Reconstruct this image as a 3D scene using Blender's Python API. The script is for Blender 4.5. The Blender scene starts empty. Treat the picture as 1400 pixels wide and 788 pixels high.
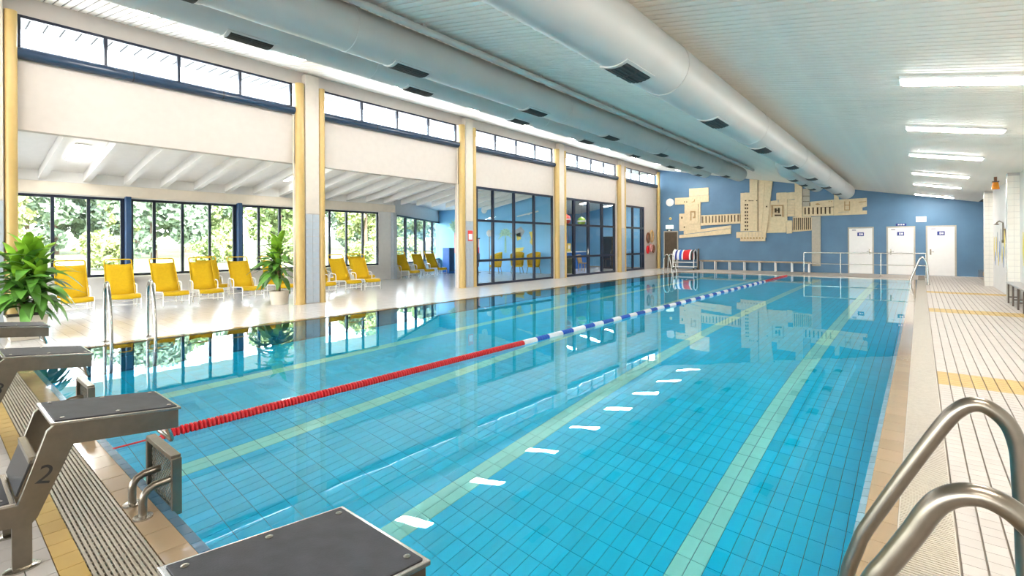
import bpy, math, random
from mathutils import Vector, Matrix
random.seed(7)
S = bpy.context.scene
COL = S.collection
# ------------------------------------------------------------------ camera
H = 1.55; FPX = 671.5; CX, CY = 700.0, 333.227
YAW = math.atan2(558.0, FPX); ROLL = math.radians(0.28)
c_, s_ = math.cos(YAW), math.sin(YAW)
FW = Vector((-s_, c_, 0)); R0 = Vector((c_, s_, 0)); U0 = Vector((0, 0, 1))
RT = R0*math.cos(ROLL) - U0*math.sin(ROLL); UP = R0*math.sin(ROLL) + U0*math.cos(ROLL)
EYE = Vector((0, 0, H))
cd = bpy.data.cameras.new('camera'); cam = bpy.data.objects.new('camera', cd); COL.objects.link(cam)
cd.sensor_width = 36; cd.sensor_fit = 'HORIZONTAL'; cd.lens = FPX/1400*36
cd.shift_y = -(394-CY)/1400; cd.clip_start = .05; cd.clip_end = 600
m3 = Matrix((RT, UP, -FW)).transposed()
cam.matrix_world = Matrix.Translation(EYE) @ m3.to_4x4()
S.camera = cam
# ------------------------------------------------------------------ light
W = bpy.data.worlds.new('sky'); S.world = W; W.use_nodes = True
nt = W.node_tree; nt.nodes.clear()
sky = nt.nodes.new('ShaderNodeTexSky'); sky.sky_type = 'NISHITA'; sky.sun_disc = False
sky.sun_elevation = math.radians(52); sky.sun_rotation = math.radians(90); sky.air_density = 1.0; sky.dust_density = 2.5
mixw = nt.nodes.new('ShaderNodeMixRGB'); mixw.inputs[0].default_value = .62; mixw.inputs[2].default_value = (3.6, 3.65, 3.7, 1)
bg = nt.nodes.new('ShaderNodeBackground'); bg.inputs[1].default_value = 1.15
wo = nt.nodes.new('ShaderNodeOutputWorld')
nt.links.new(sky.outputs[0], mixw.inputs[1]); nt.links.new(mixw.outputs[0], bg.inputs[0]); nt.links.new(bg.outputs[0], wo.inputs[0])
sl = bpy.data.lights.new('sun', 'SUN'); sl.energy = 5; sl.angle = .02; sl.color = (1, .96, .88)
sun = bpy.data.objects.new('sun', sl); COL.objects.link(sun)
sun.rotation_euler = Vector((-.62, .18, -.75)).to_track_quat('-Z', 'Y').to_euler()
sun.location = (30, -8, 40)
S.view_settings.view_transform = 'Standard'; S.view_settings.look = 'None'
S.view_settings.gamma = 1; S.view_settings.use_curve_mapping = False
S.view_settings.exposure = 2.2

# ------------------------------------------------------------------ helpers
def ray(x, y): return FW*FPX + RT*(x-CX) - UP*(y-CY)
def onx(x, y, X): d = ray(x, y); return EYE + d*(X/d.x)
def ony(x, y, Y): d = ray(x, y); return EYE + d*(Y/d.y)
def onz(x, y, z): d = ray(x, y); return EYE + d*((z-H)/d.z)

MATS = {}
def mat(name, col, rough=.5, metal=0., var=.06, scale=6., bump=0., bscale=60., emit=None, coat=0., trans=0.):
    m = bpy.data.materials.new(name); m.use_nodes = True; n = m.node_tree; b = n.nodes['Principled BSDF']
    b.inputs['Roughness'].default_value = rough; b.inputs['Metallic'].default_value = metal
    b.inputs['Coat Weight'].default_value = coat
    tc = n.nodes.new('ShaderNodeTexCoord')
    if emit:
        b.inputs['Base Color'].default_value = (*col, 1)
        b.inputs['Emission Color'].default_value = (*col, 1); b.inputs['Emission Strength'].default_value = emit
    else:
        no = n.nodes.new('ShaderNodeTexNoise'); no.inputs['Scale'].default_value = scale; no.inputs['Detail'].default_value = 4
        n.links.new(tc.outputs['Object'], no.inputs['Vector'])
        rp = n.nodes.new('ShaderNodeMapRange'); rp.inputs[1].default_value = .3; rp.inputs[2].default_value = .7
        rp.inputs[3].default_value = 1-var; rp.inputs[4].default_value = 1+var
        n.links.new(no.outputs['Fac'], rp.inputs[0])
        hs = n.nodes.new('ShaderNodeHueSaturation'); hs.inputs['Color'].default_value = (*col, 1)
        n.links.new(rp.outputs[0], hs.inputs['Value']); n.links.new(hs.outputs[0], b.inputs['Base Color'])
    if bump:
        nb = n.nodes.new('ShaderNodeTexNoise'); nb.inputs['Scale'].default_value = bscale; nb.inputs['Detail'].default_value = 3
        bp = n.nodes.new('ShaderNodeBump'); bp.inputs['Strength'].default_value = bump; bp.inputs['Distance'].default_value = .01
        n.links.new(tc.outputs['Object'], nb.inputs['Vector']); n.links.new(nb.outputs['Fac'], bp.inputs['Height']); n.links.new(bp.outputs[0], b.inputs['Normal'])
    MATS[name] = m; return m

def tile_mat(name, col, rough, var, coat=0.):
    """each tile object / island varies a little in value"""
    m = bpy.data.materials.new(name); m.use_nodes = True; n = m.node_tree; b = n.nodes['Principled BSDF']
    b.inputs['Roughness'].default_value = rough; b.inputs['Coat Weight'].default_value = coat
    g = n.nodes.new('ShaderNodeNewGeometry'); rp = n.nodes.new('ShaderNodeMapRange')
    oi = n.nodes.new('ShaderNodeObjectInfo'); ad = n.nodes.new('ShaderNodeMath'); ad.operation = 'ADD'
    fr = n.nodes.new('ShaderNodeMath'); fr.operation = 'FRACT'
    n.links.new(g.outputs['Random Per Island'], ad.inputs[0]); n.links.new(oi.outputs['Random'], ad.inputs[1]); n.links.new(ad.outputs[0], fr.inputs[0])
    rp.inputs[3].default_value = 1-var; rp.inputs[4].default_value = 1+var
    n.links.new(fr.outputs[0], rp.inputs[0])
    tc = n.nodes.new('ShaderNodeTexCoord'); no = n.nodes.new('ShaderNodeTexNoise'); no.inputs['Scale'].default_value = 9
    n.links.new(tc.outputs['Object'], no.inputs['Vector'])
    mu = n.nodes.new('ShaderNodeMapRange'); mu.inputs[3].default_value = .95; mu.inputs[4].default_value = 1.05
    n.links.new(no.outputs['Fac'], mu.inputs[0]); mm = n.nodes.new('ShaderNodeMath'); mm.operation = 'MULTIPLY'
    n.links.new(mu.outputs[0], mm.inputs[0]); n.links.new(rp.outputs[0], mm.inputs[1])
    hs = n.nodes.new('ShaderNodeHueSaturation'); hs.inputs['Color'].default_value = (*col, 1)
    n.links.new(mm.outputs[0], hs.inputs['Value']); n.links.new(hs.outputs[0], b.inputs['Base Color'])
    MATS[name] = m; return m

mat('cream', (.53, .48, .435), .6, var=.025, bump=.05)
mat('cream_pillar', (.60, .54, .46), .55, var=.04)
mat('white_wall', (.70, .685, .66), .6, var=.03, bump=.04)
mat('blue_wall', (.095, .20, .32), .55, var=.10, scale=1.2, bump=.05)
mat('light_blue_wall', (.20, .50, .80), .55, var=.05, scale=1.5)
mat('yellow_pipe', (.50, .345, .12), .38, var=.04)
mat('ceil', (.95, .88, .79), .45, var=.04, scale=3)
mat('ceil_gap', (.05, .05, .045), .8)
mat('duct', (.60, .585, .555), .38, var=.03, scale=2)
mat('grille', (.05, .05, .045), .6)
mat('frame_navy', (.006, .012, .032), .35, var=.1)
mat('frame_blue', (.02, .065, .16), .35, var=.1)
mat('sill_blue', (.018, .04, .08), .3, var=.1)
mat('rafter', (.86, .85, .82), .5, var=.02)
mat('beam_cream', (.78, .70, .58), .5, var=.03)
mat('steel', (.22, .19, .15), .30, 1., var=.07, scale=20, bump=.02, bscale=200)
mat('steel_bright', (.45, .43, .39), .22, 1., var=.06, scale=14)
mat('pad', (.030, .031, .038), .58, var=.25, scale=14, bump=.12, bscale=220)
mat('dark_panel', (.035, .035, .038), .22, .4, var=.2)
mat('black', (.012, .012, .012), .5)
mat('grating', (.38, .33, .255), .45, var=.08, scale=30)
mat('grating_bed', (.10, .09, .075), .8)
mat('slab', (.36, .31, .26), .8)
mat('red', (.62, .012, .018), .32, var=.06)
mat('bead_white', (.82, .84, .86), .35, var=.03)
mat('bead_blue', (.01, .10, .50), .35, var=.06)
mat('yellow_fabric', (.62, .385, .0), .9, var=.05, scale=18, bump=.15, bscale=300)
mat('white_metal', (.82, .81, .79), .3, var=.02)
mat('leaf', (.10, .26, .035), .38, var=.35, scale=5)
mat('leaf_young', (.22, .42, .03), .4, var=.3, scale=5)
mat('stem', (.20, .15, .08), .7, var=.2, scale=20)
mat('soil', (.06, .04, .025), .9, var=.3, scale=40)
mat('pot', (.66, .58, .46), .5, var=.04)
mat('relief', (.70, .57, .36), .65, var=.08, scale=9, bump=.1, bscale=40)
mat('relief_grey', (.46, .42, .34), .65, var=.06, scale=9)
mat('relief_dark', (.07, .045, .02), .8, var=.2)
mat('door_white', (.82, .80, .77), .4, var=.02)
mat('door_dark', (.085, .062, .038), .5, var=.15, scale=5)
mat('sign_blue', (.01, .03, .22), .4)
mat('sign_white', (.85, .85, .85), .4)
mat('sign_green', (.55, .85, .58), .4, emit=.5)
mat('sign_red', (.75, .06, .05), .4)
mat('grey_tile', (.40, .45, .50), .3, var=.06)
mat('wall_tile', (.70, .67, .60), .25, var=.04)
mat('orange_glass', (.85, .25, .01), .2)
mat('tree_leaf', (.17, .23, .08), .65, var=.35, scale=.6)
mat('tree_leaf_pale', (.22, .26, .09), .65, var=.3, scale=.6)
mat('tree_leaf_dark', (.14, .20, .125), .65, var=.35, scale=.6)
mat('bark', (.13, .09, .06), .9, var=.2)
mat('lawn', (.085, .10, .035), .9, var=.25, scale=.25)
mat('soffit', (.055, .058, .06), .6, var=.08)
mat('roof', (.35, .35, .35), .8)
mat('mural_yellow', (.75, .60, .12), .6, var=.15)
mat('mural_blue', (.14, .25, .50), .6, var=.15)
mat('mural_grey', (.33, .36, .40), .6, var=.15)
mat('mural_green', (.30, .52, .42), .6, var=.3, scale=9)
mat('mural_pink', (.65, .30, .28), .6, var=.2)
mat('wood', (.45, .28, .12), .5, var=.15, scale=14)
mat('bin_green', (.10, .12, .06), .5, var=.1)
mat('grey_plastic', (.33, .32, .38), .5, var=.05)
mat('counter_blue', (.02, .14, .50), .4, var=.05)
mat('mint', (.45, .70, .62), .5, var=.05)
mat('brown', (.20, .075, .035), .6, var=.25)
mat('rope', (.55, .04, .04), .7)
mat('bench_wood', (.42, .33, .23), .5, var=.12, scale=10)
mat('bench_top', (.36, .36, .35), .4, var=.05)
mat('dark_leg', (.10, .075, .055), .4, .3)
mat('lamp', (1.0, .95, .89), .4, emit=17.0)
mat('lamp_lounge', (1.0, .98, .94), .4, emit=12.0)
mat('rubber', (.02, .02, .02), .7)
tile_mat('tile_deck', (.46, .415, .37), .62, .04)
tile_mat('tile_deck_left', (.60, .58, .57), .16, .03)
tile_mat('tile_yellow', (.46, .30, .08), .6, .06)
tile_mat('tile_nose', (.36, .25, .145), .12, .07, .3)
tile_mat('tile_blue', (.055, .15, .235), .15, .12, .3)
tile_mat('tile_wet_glint', (.55, .62, .70), .06, .12, .5)
tile_mat('tile_pool', (.0, .66, .97), .3, .07)
tile_mat('tile_stripe', (.42, .92, .82), .3, .05)
mat('pool_grout', (.002, .12, .22), .6)
mat('joint', (.20, .165, .125), .8)
mat('joint_left', (.45, .42, .40), .7)

def water_mat():
    m = bpy.data.materials.new('water'); m.use_nodes = True; n = m.node_tree; n.nodes.clear()
    o = n.nodes.new('ShaderNodeOutputMaterial'); g = n.nodes.new('ShaderNodeBsdfGlass')
    g.inputs['IOR'].default_value = 1.333; g.inputs['Roughness'].default_value = 0; g.inputs['Color'].default_value = (.86, .98, 1, 1)
    tc = n.nodes.new('ShaderNodeTexCoord'); no = n.nodes.new('ShaderNodeTexNoise'); no.inputs['Scale'].default_value = 2.2
    bp = n.nodes.new('ShaderNodeBump'); bp.inputs['Strength'].default_value = .03; bp.inputs['Distance'].default_value = .02
    n.links.new(tc.outputs['Object'], no.inputs['Vector']); n.links.new(no.outputs['Fac'], bp.inputs['Height']); n.links.new(bp.outputs[0], g.inputs['Normal'])
    n.links.new(g.outputs[0], o.inputs[0]); MATS['water'] = m
water_mat()
def glass_mat(name, tint):
    m = bpy.data.materials.new(name); m.use_nodes = True; n = m.node_tree; n.nodes.clear()
    o = n.nodes.new('ShaderNodeOutputMaterial'); t = n.nodes.new('ShaderNodeBsdfTransparent'); t.inputs[0].default_value = (*tint, 1)
    g = n.nodes.new('ShaderNodeBsdfGlossy'); g.inputs['Roughness'].default_value = 0.01; mx = n.nodes.new('ShaderNodeMixShader')
    lw = n.nodes.new('ShaderNodeLayerWeight'); lw.inputs[0].default_value = .5
    pw = n.nodes.new('ShaderNodeMath'); pw.operation = 'POWER'; pw.inputs[1].default_value = 5
    fr = n.nodes.new('ShaderNodeMath'); fr.operation = 'MULTIPLY_ADD'; fr.inputs[1].default_value = .92; fr.inputs[2].default_value = .02
    n.links.new(lw.outputs['Facing'], pw.inputs[0]); n.links.new(pw.outputs[0], fr.inputs[0])
    n.links.new(fr.outputs[0], mx.inputs[0]); n.links.new(t.outputs[0], mx.inputs[1]); n.links.new(g.outputs[0], mx.inputs[2]); n.links.new(mx.outputs[0], o.inputs[0])
    MATS[name] = m
glass_mat('glass', (.95, .97, .97)); glass_mat('glass_tint', (.80, .90, .95))

class MB:
    def __init__(s): s.v = []; s.f = []
    def box(s, x0, x1, y0, y1, z0, z1):
        b = len(s.v)
        s.v += [(x0,y0,z0),(x1,y0,z0),(x1,y1,z0),(x0,y1,z0),(x0,y0,z1),(x1,y0,z1),(x1,y1,z1),(x0,y1,z1)]
        s.f += [tuple(b+i for i in q) for q in ((3,2,1,0),(4,5,6,7),(0,1,5,4),(1,2,6,5),(2,3,7,6),(3,0,4,7))]
        return s
    def bar(s, a, b, w, h, up=(0,0,1)):
        """rectangular bar from a to b, w across, h along up"""
        a = Vector(a); b = Vector(b); d = (b-a).normalized(); u = Vector(up)
        r = d.cross(u)
        if r.length < 1e-5: r = d.cross(Vector((1,0,0)))
        r.normalize(); u = r.cross(d).normalized()
        i = len(s.v)
        for p in (a, b):
            for q in ((-1,-1),(1,-1),(1,1),(-1,1)): s.v.append(tuple(p + r*(q[0]*w/2) + u*(q[1]*h/2)))
        s.f += [tuple(i+k for k in q) for q in ((0,1,2,3),(7,6,5,4),(0,4,5,1),(1,5,6,2),(2,6,7,3),(3,7,4,0))]
        return s
    def tube(s, pts, r, n=10, closed=False, caps=True):
        pts = [Vector(p) for p in pts]; N = len(pts); rings = []
        rr = r if isinstance(r, (list, tuple)) else [r]*N
        prev = None
        for i, p in enumerate(pts):
            if closed: d = pts[(i+1) % N] - pts[i-1]
            else: d = (pts[min(i+1, N-1)] - pts[max(i-1, 0)])
            d.normalize()
            if prev is None:
                u = d.cross(Vector((0,0,1)))
                if u.length < .1: u = d.cross(Vector((1,0,0)))
            else: u = prev - d*prev.dot(d)
            u.normalize(); prev = u; w = d.cross(u)
            b = len(s.v); rings.append(b)
            for k in range(n):
                a = 2*math.pi*k/n; s.v.append(tuple(p + (u*math.cos(a) + w*math.sin(a))*rr[i]))
        for i in range(N if closed else N-1):
            a, b = rings[i], rings[(i+1) % N]
            for k in range(n): s.f.append((a+k, a+(k+1) % n, b+(k+1) % n, b+k))
        if caps and not closed:
            s.f.append(tuple(rings[0]+k for k in range(n))[::-1]); s.f.append(tuple(rings[-1]+k for k in range(n)))
        return s
    def lathe(s, prof, n=16, o=(0,0,0), axis='z'):
        rings = []
        for (r, h) in prof:
            b = len(s.v); rings.append(b)
            for k in range(n):
                a = 2*math.pi*k/n; x, y = r*math.cos(a), r*math.sin(a)
                p = (x, y, h) if axis == 'z' else ((x, h, y) if axis == 'y' else (h, x, y))
                s.v.append((p[0]+o[0], p[1]+o[1], p[2]+o[2]))
        for i in range(len(rings)-1):
            a, b = rings[i], rings[i+1]
            for k in range(n): s.f.append((a+k, a+(k+1) % n, b+(k+1) % n, b+k))
        s.f.append(tuple(rings[0]+k for k in range(n))[::-1]); s.f.append(tuple(rings[-1]+k for k in range(n)))
        return s
    def prism(s, pts, off):
        """polygon of 3D points extruded by vector off"""
        off = Vector(off); n = len(pts); b = len(s.v)
        s.v += [tuple(p) for p in pts] + [tuple(Vector(p)+off) for p in pts]
        s.f.append(tuple(range(b+n-1, b-1, -1))); s.f.append(tuple(range(b+n, b+2*n)))
        for i in range(n):
            j = (i+1) % n; s.f.append((b+i, b+j, b+n+j, b+n+i))
        return s
    def mesh(s, name, m, smooth=None):
        me = bpy.data.meshes.new(name); me.from_pydata(s.v, [], s.f)
        me.materials.append(MATS[m])
        import bmesh
        bm = bmesh.new(); bm.from_mesh(me); bmesh.ops.recalc_face_normals(bm, faces=bm.faces); bm.to_mesh(me); bm.free()
        if smooth:
            me.shade_smooth(); me.set_sharp_from_angle(angle=math.radians(smooth))
        return me
    def build(s, name, m, parent=None, smooth=None, bevel=0, world=True):
        """verts are world coordinates; made local to the parent (parents carry no rotation while building)"""
        o = wloc(parent) if (parent and world) else Vector((0,0,0))
        if parent and world: s.v = [(x-o.x, y-o.y, z-o.z) for x, y, z in s.v]
        me = s.mesh(name, m, smooth); ob = bpy.data.objects.new(name, me); COL.objects.link(ob); ob.parent = parent
        if bevel:
            b = ob.modifiers.new('bevel', 'BEVEL'); b.width = bevel; b.segments = 2; b.limit_method = 'ANGLE'
        return ob
def wloc(o):
    p = Vector((0,0,0))
    while o: p += o.location; o = o.parent
    return p
def tag(o, label=None, cat=None, group=None, kind=None):
    if label: o['label'] = label
    if cat: o['category'] = cat
    if group: o['group'] = group
    if kind: o['kind'] = kind
    return o
def empty(name, loc=(0,0,0), label=None, cat=None, group=None, kind=None):
    o = bpy.data.objects.new(name, None); COL.objects.link(o); o.location = loc; o.empty_display_size = .1
    return tag(o, label, cat, group, kind)
def place(name, me, loc, parent, rz=0., rot=None, scale=None):
    o = bpy.data.objects.new(name, me); COL.objects.link(o); o.parent = parent; o.location = Vector(loc) - wloc(parent)
    o.rotation_euler = rot if rot else (0, 0, rz)
    if scale: o.scale = scale
    return o
def copy_tree(o, parent=None):
    c = o.copy(); COL.objects.link(c); c.parent = parent
    for ch in list(o.children): copy_tree(ch, c)
    return c
def struct(name, mb, m, parent=None, smooth=None):
    o = mb.build(name, m, parent, smooth)
    if not parent: o['kind'] = 'structure'
    return o
def text_mesh(name, txt, size, m, parent, mat4, depth=.001):
    cu = bpy.data.curves.new(name, 'FONT'); cu.body = txt; cu.size = size; cu.extrude = depth; cu.align_x = 'CENTER'; cu.align_y = 'CENTER'
    t = bpy.data.objects.new(name, cu); COL.objects.link(t)
    dg = bpy.context.evaluated_depsgraph_get(); me = bpy.data.meshes.new_from_object(t.evaluated_get(dg))
    bpy.data.objects.remove(t); bpy.data.curves.remove(cu)
    me.materials.clear(); me.materials.append(MATS[m]); me.name = name
    o = bpy.data.objects.new(name, me); COL.objects.link(o); o.parent = parent
    o.matrix_local = Matrix.Translation(-wloc(parent)) @ mat4 if parent else mat4
    return o
def visible(p):
    d = Vector(p) - EYE; z = d.dot(FW)
    if z < .3: return False
    x = CX + FPX*d.dot(RT)/z; y = CY - FPX*d.dot(UP)/z
    return -40 < x < 1440 and -40 < y < 830

# ------------------------------------------------------------------ dimensions
PX0, PX1, PY0, PY1 = -9.75, -.25, .94, 25.6     # pool opening
WZ = -.010; PD = -1.95                           # water level, pool floor
WALLX = -12.5; BACKY = 29.3; YB = -14.0      # the hall goes on behind the camera and is open there
def ceil_z(x): return 3.64 - .195*x

# ------------------------------------------------------------------ floor and its tiles
b = MB()
for q in ((PX1, 4.5, YB, BACKY+.2), (-24, PX0, YB, BACKY+.2), (PX0, PX1, YB, PY0), (PX0, PX1, PY1, BACKY+.2)): b.box(*q, -.6, -.012)
floor = struct('floor', b, 'joint'); tag(floor, 'cream tiled pool deck around the water, yellow bands beside the pool', kind='structure')

def lay(parent, name, rects, matname, nobj, z0=-.012, z1=0., gap=.004, gx=None):
    """rects: (x0,x1,y0,y1); the nearest nobj in view are objects, the rest one mesh"""
    rects = sorted(rects, key=lambda r: ((r[0]+r[1])/2)**2 + ((r[2]+r[3])/2)**2 + (0 if visible(((r[0]+r[1])/2, (r[2]+r[3])/2, z1)) else 1e6))
    gx = gx or gap; cache = {}
    for r in rects[:nobj]:
        w, l = round(r[1]-r[0], 4), round(r[3]-r[2], 4)
        if (w, l) not in cache:
            cache[(w, l)] = MB().box(-w/2+gx/2, w/2-gx/2, -l/2+gap/2, l/2-gap/2, z0-z1, 0).mesh(name, matname)
        place(name, cache[(w, l)], ((r[0]+r[1])/2, (r[2]+r[3])/2, z1), parent)
    rest = rects[nobj:]
    if rest:
        m = MB()
        for r in rest:
            x0, x1, y0, y1 = r[0]+gx/2, r[1]-gx/2, r[2]+gap/2, r[3]-gap/2
            i = len(m.v); m.v += [(x0,y0,z1),(x1,y0,z1),(x1,y1,z1),(x0,y1,z1),(x0,y0,z0),(x1,y0,z0),(x1,y1,z0),(x0,y1,z0)]
            m.f += [(i,i+1,i+2,i+3),(i+4,i+5,i+1,i),(i+5,i+6,i+2,i+1),(i+6,i+7,i+3,i+2),(i+7,i+4,i,i+3)]
        me = bpy.data.meshes.new(name+'_field'); me.from_pydata([(x-wloc(parent).x, y-wloc(parent).y, z-wloc(parent).z) for x, y, z in m.v], [], m.f)
        me.materials.append(MATS[matname]); o = bpy.data.objects.new(name+'_field', me); COL.objects.link(o); o.parent = parent; o['kind'] = 'stuff'

# right deck: small tiles in rows along the pool
white, yellow = [], []
P = .097
nx = int((1.9-.145)/P)+1
for i in range(nx):
    for j in range(-10, int((BACKY)/P)):
        x0 = .145+i*P; y0 = j*P; yc = y0+P/2
        x1 = min(x0+P, 1.93)
        if x1-x0 < .02: continue
        (yellow if (7.05 < yc < 7.72 or 14.3 < yc < 15.0 or 19.5 < yc < 20.2) else white).append((x0, x1, y0, y0+P))
lay(floor, 'floor_tile', white, 'tile_deck', 150, gap=.003, gx=.009)
lay(floor, 'yellow_floor_tile', yellow, 'tile_yellow', 90, gap=.003, gx=.009)
# near deck: rows along the block line
white, yellow = [], []
for j in range(-14, 5):
    y0 = .41 - .1*j if j < 0 else .41-.1*(j+1)
    if y0 > .42: continue
    for i in range(-90, 2):
        x0 = .14 + i*.15 - .15
        white.append((x0, x0+.15, y0, y0+.1))
for i in range(-90, 2):
    x0 = -.01 + i*.15; yellow.append((x0, x0+.15, .41, .51))
lay(floor, 'near_floor_tile', white, 'tile_deck', 90)
lay(floor, 'yellow_edge_tile', yellow, 'tile_yellow', 40)
# left deck and lounge: long joints run away from the pool
L = []
for j in range(-15, 140):
    for i in range(0, 66):
        x1 = PX0-.15-i*.22; y0 = j*.2
        if x1 < -23.5 or y0 > BACKY: continue
        if x1 > -12.6 or y0 < 20.6 or True: L.append((x1-.22, x1, y0, y0+.2))
lay(floor, 'left_floor_tile', L, 'tile_deck_left', 120)
F = []
for i in range(0, 44):
    for j in range(0, 14):
        x0 = PX0 + i*.22; y0 = PY1+.4+j*.24
        if x0 < .0 and y0 < BACKY: F.append((x0, min(x0+.22, .0), y0, y0+.24))
lay(floor, 'far_floor_tile', F, 'tile_deck', 0)
# pool edge nosing
N = []
for i in range(0, 110):
    y0 = .75+i*.24
    if y0 < PY1: N.append((-.25, -.1, y0, y0+.24)); N.append((PX0-.15, PX0, y0, y0+.24))
for i in range(0, 56):
    x0 = PX0-.15 + i*.24
    if x0 < -.3: N.append((x0, min(x0+.24, -.25), .75, .885)); N.append((x0, min(x0+.24, -.25), PY1, PY1+.2)); 
lay(floor, 'edge_tile', N, 'tile_nose', 90, z1=.004)
B = [(PX0+i*.12, PX0+i*.12+.12, .885, .94) for i in range(0, 79)]
lay(floor, 'blue_edge_tile', B, 'tile_blue', 60, z0=-.10, z1=.0)
# wet sloping rim tiles along the right side, white reflections painted into their colour
rim = MB().prism([(-.03, 0, 0), (.035, 0, .034), (.035, 0, -.06), (-.03, 0, -.06)], (0, .112, 0)).mesh('rim_tile', 'tile_wet_glint')
for i in range(0, 205):
    y = .95+i*.12
    if i < 120: place('rim_tile', rim, (-.255, y, -.034), floor)
rest = MB()
for i in range(120, 205):
    y = .95+i*.12
    rest.prism([(-.285, y, -.034), (-.22, y, 0), (-.22, y, -.09), (-.285, y, -.09)], (0, .112, 0))
o = rest.build('rim_tile_field', 'tile_wet_glint', floor); o['kind'] = 'stuff'
# drain gratings
def grating(name, label, x0, x1, y0, y1, along, pitch, panel):
    t = empty(name, ((x0+x1)/2, (y0+y1)/2, -.012), label, 'drain grating', 'plastic drain gratings along the pool edge')
    MB().box(x0, x1, y0, y1, -.0118, -.009).build('channel', 'grating_bed', t)
    m = MB()
    if along == 'x':
        n = int((y1-y0)/pitch)
        for i in range(n): y = y0+(i+.5)*pitch; m.box(x0, x1, y-pitch*.3, y+pitch*.3, -.0085, .003)
        k = int((x1-x0)/.05)
        for i in range(k): x = x0+(i+.5)*.05; m.box(x-.005, x+.005, y0, y1, -.0085, -.001)
    else:
        n = int((y1-y0)/pitch)
        for i in range(n): y = y0+(i+.5)*pitch; m.box(x0+.006, x1-.006, y-pitch*.3, y+pitch*.3, -.0085, .003)
        for i in range(9): x = x0+(i+.5)*(x1-x0)/9; m.box(x-.003, x+.003, y0, y1, -.0085, -.001)
    o = m.build('grating_bar', 'grating', t); o['kind'] = 'stuff'
    for q in (x0, x1-.006): MB().box(q, q+.006, y0, y1, -.009, .003).build('border', 'grating', t)
grating('drain_grating', 'beige slotted drain grating running under the starting blocks', -9.9, -.1, .51, .75, 'x', .02, 1)
grating('drain_grating', 'beige slotted drain grating along the poolside with the doors and benches', -.1, .14, .51, PY1, 'y', .022, 1)

# ------------------------------------------------------------------ pool
b = MB().box(PX0-.2, PX1+.2, PY0-.2, PY1+.2, PD-.3, PD-.012)
pool = struct('pool_basin', b, 'pool_grout'); tag(pool, 'blue tiled swimming pool basin with pale lane lines', kind='structure')
def basin_wall_mat():
    m = bpy.data.materials.new('basin_wall'); m.use_nodes = True; n = m.node_tree; bs = n.nodes['Principled BSDF']; bs.inputs['Roughness'].default_value = .3
    tc = n.nodes.new('ShaderNodeTexCoord'); br = n.nodes.new('ShaderNodeTexBrick')
    mp = n.nodes.new('ShaderNodeMapping'); mp.inputs['Rotation'].default_value = (math.radians(90), 0, 0)
    br.offset = 0; br.inputs['Scale'].default_value = 1; br.inputs['Brick Width'].default_value = .25; br.inputs['Row Height'].default_value = .12; br.inputs['Mortar Size'].default_value = .004
    br.inputs['Color1'].default_value = (.02, .58, .85, 1); br.inputs['Color2'].default_value = (.03, .62, .88, 1); br.inputs['Mortar'].default_value = (.01, .2, .33, 1)
    n.links.new(tc.outputs['Object'], mp.inputs[0]); n.links.new(mp.outputs[0], br.inputs['Vector']); n.links.new(br.outputs[0], bs.inputs['Base Color']); MATS['basin_wall'] = m
basin_wall_mat()
b = MB().box(PX0-.2, PX0, PY0-.2, PY1+.2, PD, -.013).box(PX1, PX1+.12, PY0-.2, PY1+.2, PD, -.095).box(PX0, PX1, PY0-.2, PY0, PD, -.101).box(PX0, PX1, PY1, PY1+.2, PD, -.013)
b.build('basin_wall', 'basin_wall', pool)
lanes = (-1.37, -3.56, -5.78, -8.0)
tw, tl = .1175, .25
blue, pale = [], []
for i in range(0, 81):
    x0 = PX1-(i+1)*tw
    xc = x0+tw/2
    for j in range(0, 99):
        y0 = PY0+j*tl
        if x0 < PX0: continue
        st = any(abs(xc-l) < .118 for l in lanes)
        cross = any(abs(xc-l) < .36 for l in lanes) and (j in (94,))
        (pale if st or cross else blue).append((x0, x0+tw, y0, min(y0+tl, PY1)))
lay(pool, 'pool_tile', blue, 'tile_pool', 240, PD-.012, PD, .006)
lay(pool, 'lane_line_tile', pale, 'tile_stripe', 60, PD-.012, PD, .006)
b = MB(); b.v = [(PX0-.01, PY0-.02, WZ), (PX1+.01, PY0-.02, WZ), (PX1+.01, PY1+.01, WZ), (PX0-.01, PY1+.01, WZ)]; b.f = [(0,1,2,3)]
me = bpy.data.meshes.new('pool_water'); me.from_pydata(b.v, [], b.f); me.materials.append(MATS['water'])
o = bpy.data.objects.new('pool_water', me); COL.objects.link(o); tag(o, 'still clear blue pool water mirroring the window wall', 'water', kind='stuff')

# ------------------------------------------------------------------ ceiling
b = MB().prism([(-12.9, YB, ceil_z(-12.9)+.02), (4.5, YB, ceil_z(4.5)+.02), (4.5, YB, ceil_z(4.5)+.3), (-12.9, YB, ceil_z(-12.9)+.3)], (0, BACKY-YB+.2, 0))
ceiling = struct('ceiling', b, 'ceil_gap'); tag(ceiling, 'sloping ceiling of narrow pale planks')
pk = MB().prism([(-12.5, 0, ceil_z(-12.5)), (1.95, 0, ceil_z(1.95)), (1.95, 0, ceil_z(1.95)+.02), (-12.5, 0, ceil_z(-12.5)+.02)], (0, .101, 0)).mesh('plank', 'ceil')
for i in range(0, 250): place('plank', pk, (0, -1.9+i*.125, 0), ceiling)

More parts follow.
